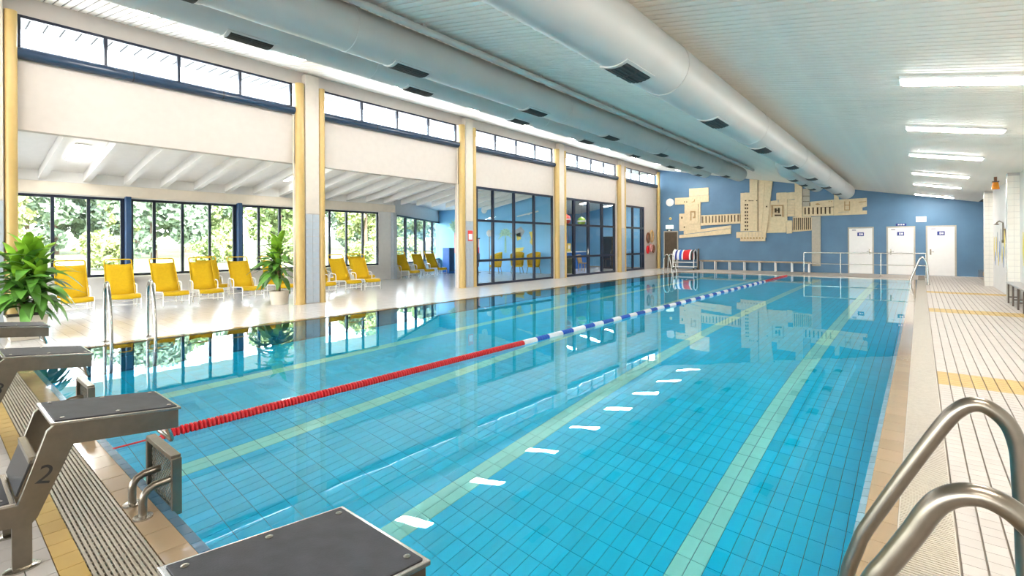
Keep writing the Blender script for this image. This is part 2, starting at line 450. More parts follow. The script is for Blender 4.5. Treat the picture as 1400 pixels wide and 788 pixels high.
# ------------------------------------------------------------------ left wall, columns, clerestory
PER = 5.86
b = MB().box(WALLX-.2, WALLX, YB, BACKY, 3.66, 4.93).box(WALLX-.2, WALLX, YB, BACKY, 5.74, 6.2)
b.box(WALLX-.2, WALLX, 27.25, BACKY, 0, 3.66)
for k in range(-1, 4):
    y = 6.285+PER*k
    if y < BACKY:
        b.box(WALLX-.2, WALLX, y-.02, min(y+.62, BACKY), 0, 3.66).box(WALLX-.2, WALLX, y-.02, min(y+.62, BACKY), 4.93, 5.74)
wl = struct('wall_left', b, 'cream'); tag(wl, 'cream wall band above the lounge opening and glass doors')
colnames = {-1: 'next to the large leafy plant near the starting blocks', 0: 'beside the potted plant, between the two lounge openings', 1: 'between the open lounge and the glass doors with yellow armchairs', 2: 'between the two wide glass doors', 3: 'between the wide glass door and the narrow glass door'}
for k in range(-1, 4):
    y = 6.285+PER*k
    t = empty('column', (-12.4, y+.3, 0), 'cream pillar flanked by two yellow pipes, '+colnames[k], 'column', 'columns along the window side of the pool')
    MB().box(-12.5, -12.3, y+.12, y+.50, 2.36, 6.0).build('pillar', 'cream_pillar', t, bevel=.01)
    MB().box(-12.5, -12.31, y+.12, y+.50, 0, 2.36).build('pillar_core', 'joint_left', t)
    gt = MB().box(-.1, .0, -.09, .09, 0, .186).mesh('grey_tile', 'grey_tile')
    for r in range(12):
        for q in (0, 1): place('grey_tile', gt, (-12.30, y+.215+q*.19, .02+r*.194), t)
    for q, r in ((0, .115), (.60, .085)):
        MB().tube([(-12.36, y+q, 0), (-12.36, y+q, 5.72)], r, 20).build('pipe', 'yellow_pipe', t, smooth=40)
        MB().tube([(-12.36, y+q, 0), (-12.36, y+q, .03)], r+.015, 20).build('pipe_collar', 'yellow_pipe', t, smooth=40)
    MB().box(-12.47, -12.44, y-.135, y-.115, 0, 4.9).build('cable_duct', 'beam_cream', t)
t = empty('column', (-12.36, 28.98, 0), 'single yellow pipe in the corner by the dark doorway', 'column')
MB().tube([(-12.36, 28.98, 0), (-12.36, 28.98, 5.9)], .10, 20).build('pipe', 'yellow_pipe', t, smooth=40)
MB().tube([(-12.36, 28.98, 0), (-12.36, 28.98, .03)], .115, 20).build('pipe_collar', 'yellow_pipe', t, smooth=40)

wn = [0]
def window(x, y0, y1, z0, z1, mull, trans=(), fr='frame_navy', fw=.06, depth=.07, name='window', glass='glass', heavy=()):
    """window in a plane x = const; mull: y of mullions, trans: z of transoms"""
    wn[0] += 1
    t = empty('%s_%d' % (name, wn[0]), (x, (y0+y1)/2, z0), kind='structure')
    f = MB().box(x-depth/2, x+depth/2, y0, y1, z0, z0+fw).box(x-depth/2, x+depth/2, y0, y1, z1-fw, z1)
    f.box(x-depth/2, x+depth/2, y0, y0+fw, z0+fw, z1-fw).box(x-depth/2, x+depth/2, y1-fw, y1, z0+fw, z1-fw)
    f.build('frame', fr, t)
    for y in mull:
        w = fw*(1.6 if y in heavy else 1)
        MB().box(x-depth/2, x+depth/2, y-w/2, y+w/2, z0+fw, z1-fw).build('mullion', fr, t)
    for z in trans: MB().box(x-depth/2+.002, x+depth/2-.002, y0+fw, y1-fw, z-fw/2, z+fw/2).build('transom', fr, t)
    ys = [y0+fw] + [q for y in mull for q in (y-fw/2, y+fw/2)] + [y1-fw]
    zs = [z0+fw] + [q for z in trans for q in (z-fw/2, z+fw/2)] + [z1-fw]
    for i in range(0, len(ys), 2):
        for j in range(0, len(zs), 2):
            MB().box(x-.004, x+.004, ys[i], ys[i+1], zs[j], zs[j+1]).build('pane', glass, t)
    return t
for k in range(-4, 4):
    y0 = 6.97+PER*k; y1 = 6.16+PER*(k+1)
    if k == 3: y1 = 28.85
    if y1 < YB: continue
    y0 = max(y0, YB)
    q = (y1-y0)/4
    t = window(WALLX-.03, y0, y1, 5.10, 5.74, [y0+q, y0+2*q, y0+3*q], fw=.055, glass='glass')
    tag(t, 'dark blue framed clerestory window strip high under the ceiling')
    MB().tube([(WALLX+.07, y0-.03, 5.02), (WALLX+.07, y1+.03, 5.02)], .10, 14).build('sill_roll', 'sill_blue', t, smooth=40)
    for n in range(1, 3):
        yy = y0+(y1-y0)*n/3; MB().tube([(WALLX+.07, yy-.01, 5.02), (WALLX+.07, yy+.01, 5.02)], .103, 14).build('sill_joint', 'black', t, smooth=40)
    MB().box(WALLX-.1, WALLX+.06, y0, y1, 4.93, 5.10).build('sill', 'sill_blue', t)
# eave outside the clerestory
eav = MB().prism([(-12.7, YB, 5.84), (-13.75, YB, 5.88), (-13.75, YB, 6.15), (-12.7, YB, 6.2)], (0, BACKY-YB, 0))
eave = struct('trim_eave', eav, 'ceil_gap'); tag(eave, 'slatted grey eave soffit outside the clerestory')
ep = MB().prism([(-12.7, 0, 5.82), (-13.75, 0, 5.86), (-13.75, 0, 5.878), (-12.7, 0, 5.838)], (0, .23, 0)).mesh('soffit_slat', 'soffit')
for i in range(0, 128): place('soffit_slat', ep, (0, -2.9+i*.25, 0), eave)

# glass doors
t = window(WALLX-.03, 12.98, 17.9, 0, 3.66, [13.85+.08, 15.19, 16.52], [.92, 2.41], fw=.085, depth=.1, name='door'); tag(t, 'wide navy framed glass door wall in front of yellow armchairs')
t = window(WALLX-.03, 18.85, 23.62, 0, 3.66, [19.62, 20.92, 22.25], [.92, 2.41], fw=.10, depth=.1, name='door', heavy=(19.62, 20.92, 22.25)); tag(t, 'wide navy framed glass door in front of red notices')
MB().tube([(WALLX+.07, 20.75, 1.0), (WALLX+.07, 20.75, 1.25)], .012, 8).build('door_handle', 'steel_bright', t)
t = window(WALLX-.03, 24.72, 27.2, 0, 3.66, [25.75, 26.85], [.92, 2.41], fw=.10, depth=.1, name='door'); tag(t, 'narrow navy framed glass door beside the hanging swim gear')

# ------------------------------------------------------------------ lounge
LX = -18.2
b = MB().box(LX-.25, LX, YB, 13.6, 0, .60).box(LX-.25, LX, YB, 13.6, 2.95, 3.32).box(LX-.25, LX, 12.8, 13.6, .6, 2.95)
wlg = struct('wall_lounge', b, 'white_wall'); tag(wlg, 'white low wall and beam around the lounge windows')
MB().box(LX, LX+.10, YB, 13.6, 2.98, 3.30).build('beam', 'beam_cream', wlg)
MB().box(LX-.25, LX, YB, 13.6, 3.32, 3.598).build('wall_plate', 'rafter', wlg)
MB().box(LX, LX+.16, YB, 12.8, .60, .64).build('sill', 'white_wall', wlg)
def seg(y0, y1, mull, lab):
    t = window(LX-.08, y0, y1, .64, 2.95, mull, fw=.075, depth=.09); tag(t, lab)
    return t
seg(-13.8, 3.86, [-13, -12.2, -11.4, -10.5, -9.7, -8.8, -8, -7.2, -6.4, -5.6, -4.8, -4, -3.2, -2.4, -1.6, -.8, .02, .8, 1.56, 2.30, 3.06], 'dark framed lounge window behind the large leafy plant')
seg(4.02, 6.96, [4.62, 5.38, 6.17], 'dark framed lounge window behind the yellow loungers')
seg(7.14, 9.86, [7.75, 8.5, 9.22], 'dark framed lounge window behind the potted plant')
seg(10.02, 12.8, [10.5, 11.26, 12.03], 'dark framed lounge window beside the white pier')
for y, q in ((3.94, 'behind the second lounger from the leafy plant'), (7.05, 'behind the loungers beside the potted plant'), (9.94, 'mostly hidden behind the pillar and its yellow pipe')):
    t = empty('window_post', (LX, y, 0), 'blue steel window post '+q, 'post', 'blue posts between the lounge windows')
    MB().box(LX-.02, LX+.16, y-.07, y+.07, 0, 3.0).build('post', 'frame_blue', t, bevel=.015)
    MB().box(LX-.12, LX-.02, y-.10, y+.10, .64, 2.95).build('casing', 'frame_navy', t)
t = empty('window_post', (LX, 13.55, 0), 'grey-blue steel post at the end of the white lounge pier', 'post')
MB().box(LX, LX+.2, 13.42, 13.62, 0, 2.95).build('post', 'grey_tile', t, bevel=.015); MB().box(LX-.02, LX+.22, 13.40, 13.64, 0, .03).build('foot', 'grey_tile', t)
# slanted far window wall of the lounge
A = Vector((-18.3, 13.65, 0)); Bv = Vector((-23.0, 20.6, 0)); dv = (Bv-A).normalized(); nv = Vector((dv.y, -dv.x, 0))
b = MB()
for z0, z1 in ((0, .6), (2.9, 3.598)): b.prism([A+Vector((0,0,z0)), Bv+Vector((0,0,z0)), Bv+Vector((0,0,z1)), A+Vector((0,0,z1))], -nv*.2)
LEN = (Bv-A).length
wsl = struct('wall_lounge_end', b, 'white_wall'); tag(wsl, 'white angled end wall of the lounge')
wn[0] += 1
t = empty('window_%d' % wn[0], A+Vector((0,0,.6)), kind='structure'); tag(t, 'dark framed window at the angled end of the lounge')
fr = MB()
for q in (0, LEN): p = A+dv*q; fr.bar(p+Vector((0,0,.6)), p+Vector((0,0,2.9)), .12, .1, nv)
for z in (.64, 2.86): fr.bar(A+Vector((0,0,z)), Bv+Vector((0,0,z)), .1, .08)
fr.build('frame', 'frame_navy', t)
for i in range(1, 5):
    p = A+dv*(LEN*i/5); MB().bar(p+Vector((0,0,.64)), p+Vector((0,0,2.9)), .16, .1, nv).build('mullion', 'frame_navy', t)
for i in range(5):
    p, q = A+dv*(LEN*i/5+.05), A+dv*(LEN*(i+1)/5-.05)
    MB().prism([p+Vector((0,0,.66)), q+Vector((0,0,.66)), q+Vector((0,0,2.84)), p+Vector((0,0,2.84))], -nv*.008).build('pane', 'glass', t)
# lounge ceiling and rafters
def lz(x): return 3.60 + .160*max(x-LX, 0)
b = MB().prism([(-24, YB, lz(-24)), (LX, YB, lz(LX)), (WALLX-.2, YB, lz(WALLX-.2)), (WALLX-.2, YB, lz(WALLX-.2)+.25), (-24, YB, lz(-24)+.25)], (0, BACKY-YB+.2, 0))
lc = struct('ceiling_lounge', b, 'rafter'); tag(lc, 'white sloping lounge ceiling with exposed rafters')
rf = MB().prism([(LX+.002, -.075, lz(LX)-.25), (WALLX-.2, -.075, lz(WALLX-.2)-.25), (WALLX-.2, -.075, lz(WALLX-.2)), (LX+.002, -.075, lz(LX))], (0, .15, 0)).mesh('rafter', 'rafter')
for k in range(-16, 20): place('rafter', rf, (0, 2.09+.92*k, 0), lc)
# partition
b = MB().box(-23.2, -14.4, 20.5, 20.65, 0, 4.2)
pw = struct('wall_partition', b, 'light_blue_wall'); tag(pw, 'light blue painted wall at the end of the lounge')
b = MB().prism([(-14.4, 20.5, 0), (-12.75, 18.68, 0), (-12.72, 18.80, 0), (-14.3, 20.6, 0)], (0, 0, 4.3))
o = struct('wall_return', b, 'white_wall'); tag(o, 'narrow white return wall beside the glass door')
b = MB().box(-20.2, -20, 20.65, BACKY, 0, 4.2).box(-20, WALLX-.2, BACKY, BACKY+.2, 0, 4.6)
o = struct('wall_office', b, 'light_blue_wall'); tag(o, 'blue rear wall of the room behind the glass doors')
# lounge ceiling lamp
def ceiling_lamp(x0, x1, y0, y1, zf, label, group, m, tubes=1):
    t = empty('ceiling_light', ((x0+x1)/2, (y0+y1)/2, zf((x0+x1)/2)), label, 'ceiling light', group)
    MB().prism([(x0-.03, y0-.03, zf(x0-.03)-.003), (x1+.03, y0-.03, zf(x1+.03)-.003), (x1+.03, y0-.03, zf(x1+.03)-.035), (x0-.03, y0-.03, zf(x0-.03)-.035)], (0, y1-y0+.06, 0)).build('housing', 'white_metal', t)
    w = (y1-y0)/tubes
    for k in range(tubes):
        MB().prism([(x0, y0+k*w+.01, zf(x0)-.036), (x1, y0+k*w+.01, zf(x1)-.036), (x1, y0+k*w+.01, zf(x1)-.05), (x0, y0+k*w+.01, zf(x0)-.05)], (0, w-.02, 0)).build('diffuser', m, t)
ceiling_lamp(-16.9, -15.6, 7.92, 8.18, lz, 'ceiling panel between the lounge rafters beside the first pillar', None, 'lamp_lounge')
ceiling_lamp(-16.9, -15.6, 2.40, 2.66, lz, 'small bright ceiling panel between the white lounge rafters', None, 'lamp_lounge')
for q, y in zip(('tenth', 'ninth', 'eighth', 'seventh', 'sixth', 'fifth', 'fourth', 'third', 'second', 'first'), (-5.7, -2.2, 1.3, 4.75, 8.22, 11.65, 15.25, 19.35, 23.05, 28.0)):
    ceiling_lamp(-.17, 1.08, y-.15, y+.15, ceil_z, 'strip light over the poolside walkway, '+q+' from the blue end wall', 'strip lights above the poolside walkway', 'lamp')
for y in (22.0, 24.6, 27.4):  # added lamps, brighten the closed room that is dark without them
    ceiling_lamp(-15.2, -14.0, y-.15, y+.15, lambda x: lz(x)-.215, 'added ceiling lamp brightening the room behind the glass doors', 'added fill lamps behind the glass doors', 'lamp_lounge')
for i in range(-6, 9):
    y = 5.3+2.76*i
    ceiling_lamp(-10.6, -9.4, y-.16, y+.16, ceil_z, 'twin tube strip light on the high side of the plank ceiling, hidden by the ducts', 'strip lights above the ducts', 'lamp', 2)

# ------------------------------------------------------------------ ducts
def duct(x, z, r, y0, y1, gy, label, seams, hang=True):
    t = empty('air_duct', (x, y0, z), label, 'air duct')
    cap = [(y1-.10, r), (y1-.03, r*.92), (y1, r*.7)]
    pts = [(x, y0, z), (x, y1-.10, z), (x, y1-.03, z), (x, y1, z)]
    if not hang: pts = [(x, y0-.52, z+.62), (x, y0-.50, z+.42), (x, y0-.38, z+.16), (x, y0-.16, z+.03)] + pts[0:]
    MB().tube(pts, [r]*(len(pts)-2) + [r*.93, r*.72], 40).build('pipe', 'duct', t, smooth=50)
    for y in seams: MB().tube([(x, y-.02, z), (x, y+.02, z)], r+.006, 40, caps=True).build('seam_band', 'duct', t, smooth=50)
    y = y0+1.5
    while hang and y < y1:
        MB().bar((x, y, z+r-.02), (x, y, ceil_z(x)-.002), .10, .10).build('hanger', 'duct', t); y += 4.2
    for y in gy:
        def arc(a0, a1, r0, r1, ya, yb, nm, m, par, n=6):
            mb = MB()
            for yy in (ya, yb):
                for rr_ in (r0, r1):
                    for k in range(n+1):
                        q = math.radians(a0+(a1-a0)*k/n); mb.v.append((x+rr_*math.sin(q), yy, z-rr_*math.cos(q)))
            w = n+1
            for k in range(n):
                mb.f += [(k, k+1, w+k+1, w+k), (2*w+k, 2*w+k+1, 3*w+k+1, 3*w+k), (k, k+1, 2*w+k+1, 2*w+k), (w+k, w+k+1, 3*w+k+1, 3*w+k)]
            mb.f += [(0, w, 3*w, 2*w), (n, w+n, 3*w+n, 2*w+n)]
            return mb.build(nm, m, par)
        g = arc(-29, 29, r-.01, r+.012, y-.34, y+.34, 'grille_frame', 'duct', t)
        arc(-23, 23, r, r+.0135, y-.29, y+.29, 'grille_opening', 'black', g)
        for k in range(6): arc(-21+k*7.6, -17.5+k*7.6, r+.0136, r+.019, y-.285, y+.285, 'louvre', 'grille', g, 2)
        arc(-23, 23, r+.0136, r+.021, y-.01, y+.01, 'louvre_rail', 'grille', g)
duct(-2.44, 3.71, .323, -2, 25.4, [2.0+2.93*i for i in range(8)], 'round white air duct nearest the strip-lit walkway side', [5.9, 9.9, 14, 18, 22])
duct(-5.78, 4.39, .295, -2, 21.9, [1.55+3.05*i for i in range(7)], 'round white air duct over the middle lane rope', [3.6, 8.6, 13.6, 18.6])
duct(-7.34, 4.74, .30, -2, 22.4, [3.0+3.05*i for i in range(7)], 'round white air duct nearest the clerestory windows', [5, 10, 15, 20])
duct(-3.40, 3.99, .29, 18.6, 24.6, [19.5, 21.4, 23.3], 'short round white air duct tucked behind the longest duct', [21], False)
t = empty('conduit', (-5.35, -2, 4.62), 'thin white conduit pipe along the ceiling beside a duct', 'pipe')
MB().tube([(-5.42, -2, 4.60), (-5.42, 22.5, 4.60)], .05, 12).build('pipe', 'duct', t, smooth=50)
for i in range(9): MB().bar((-5.42, -1+i*2.8, 4.62), (-5.42, -1+i*2.8, ceil_z(-5.42)-.001), .04, .03).build('bracket', 'duct', t)

# ------------------------------------------------------------------ far wall
b = MB().box(WALLX-.2, 4.5, BACKY, BACKY+.2, 0, 6.4)
wb = struct('wall_back', b, 'blue_wall'); tag(wb, 'blue painted end wall with a wooden relief and three doors')
def wdoor(x0, x1, lab, hx, m='door_white', sign=True):
    wn[0] += 1
    t = empty('door_%d' % wn[0], ((x0+x1)/2, BACKY, 0), kind='structure'); tag(t, lab)
    y = BACKY
    MB().box(x0-.06, x0, y-.03, y, 0, 2.27).box(x1, x1+.06, y-.03, y, 0, 2.27).box(x0, x1, y-.03, y, 2.21, 2.27).build('door_frame', 'relief_grey', t)
    d = MB().box(x0, x1, y-.05, y-.001, .01, 2.205).build('door_leaf', m, t, bevel=.006)
    MB().box(hx-.03, hx+.03, y-.062, y-.05, .95, 1.2).build('handle_plate', 'steel', d)
    MB().tube([(hx, y-.055, 1.08), (hx, y-.10, 1.08), (hx+(.12 if hx < (x0+x1)/2 else -.12), y-.10, 1.08)], .012, 8).build('handle', 'steel', d)
    if sign:
        xc = (x0+x1)/2
        s = MB().box(xc-.13, xc+.13, y-.058, y-.05, 1.83, 2.01).build('door_sign', 'sign_blue', t)
        MB().box(xc-.05, xc+.0, y-.061, y-.058, 1.87, 1.97).box(xc+.02, xc+.09, y-.061, y-.058, 1.88, 1.96).build('pictogram', 'sign_white', s)
        MB().box(x0+.12, x0+.28, y-.056, y-.05, 2.10, 2.15).build('number_plate', 'grey_plastic', t)
wdoor(-2.69, -1.77, 'white door with blue sign nearest the wooden relief', -1.87)
wdoor(-1.17, -.23, 'white door with blue sign under the small blue room sign', -1.07)
wdoor(.26, 1.18, 'white door with blue sign nearest the tiled pillar', .36)
wdoor(-12.1, -11.32, 'dark brown door in the corner behind the rope cart', -11.4, 'door_dark', False)
t = empty('room_sign', (-.69, BACKY, 2.28), 'small rounded blue sign above the middle white door', 'sign')
MB().box(-.88, -.49, BACKY-.02, BACKY-.001, 2.29, 2.40).build('board', 'sign_blue', t, bevel=.02)
MB().box(-.80, -.74, BACKY-.023, BACKY-.02, 2.32, 2.37).box(-.71, -.65, BACKY-.023, BACKY-.02, 2.32, 2.37).box(-.62, -.56, BACKY-.023, BACKY-.02, 2.32, 2.37).build('pictogram', 'sign_white', t)
def exit_sign(x0, x1, z0, z1, lab):
    t = empty('exit_sign', ((x0+x1)/2, BACKY, z0), lab, 'exit sign')
    MB().box(x0-.015, x1+.015, BACKY-.05, BACKY-.001, z0-.015, z1+.015).build('housing', 'white_metal', t)
    MB().box(x0, x1, BACKY-.056, BACKY-.05, z0, z1).build('panel', 'sign_green', t)
    xc = (x0+x1)/2; zc = (z0+z1)/2; h = z1-z0
    f = MB().tube([(xc, BACKY-.058, zc+h*.28), (xc, BACKY-.058, zc+h*.30)], h*.07, 8)
    f.bar((xc, BACKY-.058, zc+.02), (xc+.01, BACKY-.058, zc+h*.2), .02, .004, (0,1,0)).bar((xc, BACKY-.058, zc+.02), (xc-.05, BACKY-.058, zc-h*.3), .014, .004, (0,1,0)).bar((xc, BACKY-.058, zc+.02), (xc+.05, BACKY-.058, zc-h*.3), .014, .004, (0,1,0))
    f.build('running_figure', 'bin_green', t)
exit_sign(-.13, .21, 2.47, 2.68, 'green exit sign between two white doors')
exit_sign(-12.0, -11.56, 2.42, 2.62, 'green exit sign above the dark corner door')
t = empty('emergency_lamp', (-11.8, BACKY, 2.27), 'small twin-head lamp above the dark corner door', 'lamp')
MB().box(-11.86, -11.74, BACKY-.06, BACKY-.001, 2.28, 2.34).build('body', 'white_metal', t)
for q in (-.11, .11): MB().lathe([(.02, -.10), (.045, -.06), (.045, -.02)], 12, (-11.8+q, BACKY, 2.31), 'y').build('lamp_head', 'black', t, smooth=40)
t = empty('wall_speaker', (-11.76, BACKY, 4.02), 'round white loudspeaker high on the blue end wall', 'speaker')
MB().lathe([(.24, -.001), (.24, -.04), (.21, -.055)], 28, (-11.76, BACKY, 4.02), 'y').build('ring', 'white_metal', t, smooth=40)
MB().lathe([(.17, -.05), (.16, -.062), (.05, -.067)], 24, (-11.76, BACKY, 4.02), 'y').build('grille', 'door_white', t, smooth=40)
t = empty('wall_lamp', (-11.74, BACKY, 3.03), 'tiny round cream lamp below the loudspeaker', 'lamp')
MB().lathe([(.075, -.001), (.07, -.03), (.03, -.05)], 16, (-11.74, BACKY, 3.03), 'y').build('dome', 'mural_yellow', t, smooth=40)
MB().lathe([(.085, -.0), (.085, -.012)], 16, (-11.74, BACKY, 3.03), 'y').build('base', 'white_metal', t, smooth=40)

# wooden relief
rel = empty('wall_relief', (-6.5, BACKY, 2.6), 'large abstract beige relief of stepped boards and slats on the blue wall', 'wall relief')
def crop(ox, oy, s): return lambda x, y: ony(ox+x/s, oy+y/s, BACKY)
cA = crop(925, 240, 8.756); cB = crop(1005, 235, 7.88); cC = crop(1060, 240, 8.754)
def rp(c, pts, d, name='panel', m='relief', base=0.):
    P3 = [c(*p) for p in pts]
    P3 = [Vector((p.x, BACKY-base-.001, p.z)) for p in P3]
    return MB().prism(P3, (0, -(d-base), 0)).build(name, m, rel)
def rr(c, x0, y0, x1, y1, d, name='panel', m='relief', base=0.): return rp(c, [(x0,y0),(x1,y0),(x1,y1),(x0,y1)], d, name, m, base)
rp(cA, [(155,160),(385,145),(385,232),(155,250)], .06); rp(cA, [(155,253),(388,235),(388,315),(155,328)], .08)
rp(cA, [(-12,272),(292,258),(292,338),(-12,352)], .10); rp(cA, [(100,345),(290,338),(290,655),(100,668)], .07)
rp(cA, [(35,460),(104,455),(104,664),(35,666)], .05); rp(cA, [(162,346),(266,342),(267,578),(163,584)], .13)
for q in ((175,428,235,445), (175,428,188,540), (222,428,236,512), (205,495,236,512)): rr(cA, *q, .15, 'ornament', 'wood', .131)
rr(cA, 60, 495, 75, 520, .06, 'ornament', 'relief_dark', .051); rr(cA, 92, 612, 105, 628, .08, 'ornament', 'relief_dark', .071)
for q in ((98,312,108,326), (124,312,135,326)): rr(cA, *q, .11, 'ornament', 'relief_dark', .101)
rp(cA, [(185,318),(212,312),(222,285),(230,285),(222,318),(190,326)], .115, 'ornament', 'wood', .101)
rp(cA, [(296,478),(765,458),(765,575),(296,602)], .02, 'slot_board', 'relief_dark')
rp(cA, [(296,478),(765,458),(765,472),(296,492)], .09); rp(cA, [(296,572),(765,552),(765,575),(296,602)], .09)
sx = [304, 318, 357, 397, 437, 476, 515, 549, 583, 622, 663, 701, 741, 765]
for i in range(len(sx)-1):
    x0 = sx[i]+(7 if i else 0); x1 = sx[i+1]-7
    if x1 > x0:
        y0 = 478-(x0-296)*.0426; y1 = 600-(x0-296)*.0576
        rp(cA, [(x0,y0+4),(x1,y0+4),(x1,y1-4),(x0,y1-4)], .08, 'slat')
rp(cA, [(90,668),(290,645),(655,598),(655,632),(300,678),(90,706)], .06); rp(cA, [(38,716),(330,682),(655,634),(655,698),(38,752)], .09)
# tall centre
rr(cB, 62, 228, 160, 640, .03, 'slot_board', 'relief_dark')
rp(cB, [(62,230),(106,228),(106,642),(62,642)], .07); rp(cB, [(144,226),(160,225),(160,642),(144,642)], .07)
ys = [348, 385, 426, 462, 496, 534, 575, 614]
edges = [226]+[q for y in ys for q in (y, y+19)]+[642]
for i in range(0, len(edges), 2): rr(cB, 106, edges[i], 144, edges[i+1], .07, 'slot_bar')
for y in ys: rr(cB, 122, y, 127, y+19, .065, 'slot_bar')
rp(cB, [(160,40),(245,30),(245,640),(160,640)], .09); rp(cB, [(252,30),(330,20),(288,640),(254,640)], .06)
rp(cB, [(245,60),(253,60),(255,640),(246,640)], .02, 'slot_board', 'relief_dark')
rp(cB, [(334,0),(415,0),(408,90),(374,400),(342,660),(292,660)], .11)
for x in (112, 150, 170, 190, 232): rr(cB, x, 308, x+12, 318, .10, 'ornament', 'relief_dark', .05)
rr(cB, 338, 368, 352, 384, .12, 'ornament', 'relief_dark', .10)
rp(cB, [(20,650),(338,640),(336,712),(20,714)], .13); rp(cB, [(60,714),(328,712),(328,748),(60,750)], .09)
for i in range(8): rr(cB, 72+i*32, 706, 86+i*32, 722, .14, 'ornament', 'wood', .08)
for i in range(7): rr(cB, 80+i*36, 652, 83+i*36, 700, .137, 'ornament', 'relief_grey', .12)
# right of centre
rp(cB, [(376,318),(545,296),(552,300),(552,655),(346,660)], .06); rp(cB, [(452,228),(556,222),(556,292),(452,300)], .09)
rr(cB, 462, 300, 475, 332, .08, 'ornament', 'relief_grey', .05)
for q in ((396,358,524,370), (396,358,408,490), (512,358,524,470), (512,470,526,486)): rr(cB, *q, .12, 'ornament', 'wood', .05)
for q in ((430,395,450,440), (466,390,484,445), (430,410,484,422), (430,462,500,478)): rr(cB, *q, .10, 'ornament', 'relief_dark', .05)
rp(cC, [(15,215),(236,200),(236,284),(15,296)], .08)
for i in range(6): rr(cC, 147, 290+i*34, 236, 322+i*34, .07+.015*(i % 2), 'board')
rr(cC, 132, 285, 146, 545, .10)
rp(cC, [(236,60),(325,60),(325,494),(240,494)], .12); rp(cC, [(330,160),(412,160),(412,370),(330,374)], .04, 'panel', 'relief_grey')
for y in (245, 310): rr(cC, 332, y, 410, y+5, .05, 'ornament', 'relief_dark', .03)
rp(cC, [(420,316),(700,290),(700,364),(420,384)], .06)
rp(cC, [(330,374),(700,364),(700,478),(330,492)], .02, 'slot_board', 'relief_dark')
rp(cC, [(330,374),(700,364),(700,374),(330,388)], .09); rp(cC, [(330,468),(700,460),(700,478),(330,492)], .09)
sx = [330, 360, 405, 455, 508, 552, 602, 655, 700]
for i in range(len(sx)-1):
    x0 = sx[i]+(9 if i else 0); x1 = sx[i+1]-(9 if i < 7 else 0)
    rp(cC, [(x0,382),(x1,381),(x1,470),(x0,472)], .08, 'slat')
rr(cC, 412, 328, 420, 368, .09, 'ornament', 'relief_dark', .04); rp(cC, [(480,345),(510,332),(540,345),(530,354),(490,354)], .075, 'ornament', 'wood', .06)
for x in (640, 668): rr(cC, x, 308, x+12, 318, .07, 'ornament', 'wood', .06)
rp(cC, [(705,190),(757,192),(760,290),(1095,270),(1097,370),(1043,385),(1043,420),(1097,420),(1097,464),(702,480)], .07)
for q in ((828,312,838,420), (886,312,896,420), (828,352,896,362), (828,410,896,420)): rr(cC, *q, .10, 'ornament', 'wood', .071)
rp(cC, [(1000,318),(1090,310),(1090,318),(1000,326)], .08, 'ornament', 'wood', .071); rp(cC, [(755,440),(880,434),(880,440),(755,446)], .08, 'ornament', 'relief_grey', .071)
rp(cC, [(212,496),(432,492),(436,660),(206,676)], .02, 'slot_board', 'relief_dark')
rp(cC, [(212,496),(432,492),(432,504),(212,508)], .09); rp(cC, [(208,656),(436,646),(436,660),(206,676)], .09)
for i in range(10): x = 212+i*24.2; rr(cC, x, 500, x+11, 664-i*1.4, .08, 'slat')
rp(cC, [(135,560),(206,556),(202,692),(140,696)], .10); rr(cC, 136, 540, 204, 556, .13)
rp(cC, [(440,496),(545,490),(545,1085),(440,1085)], .10, 'pilaster', 'relief_grey')

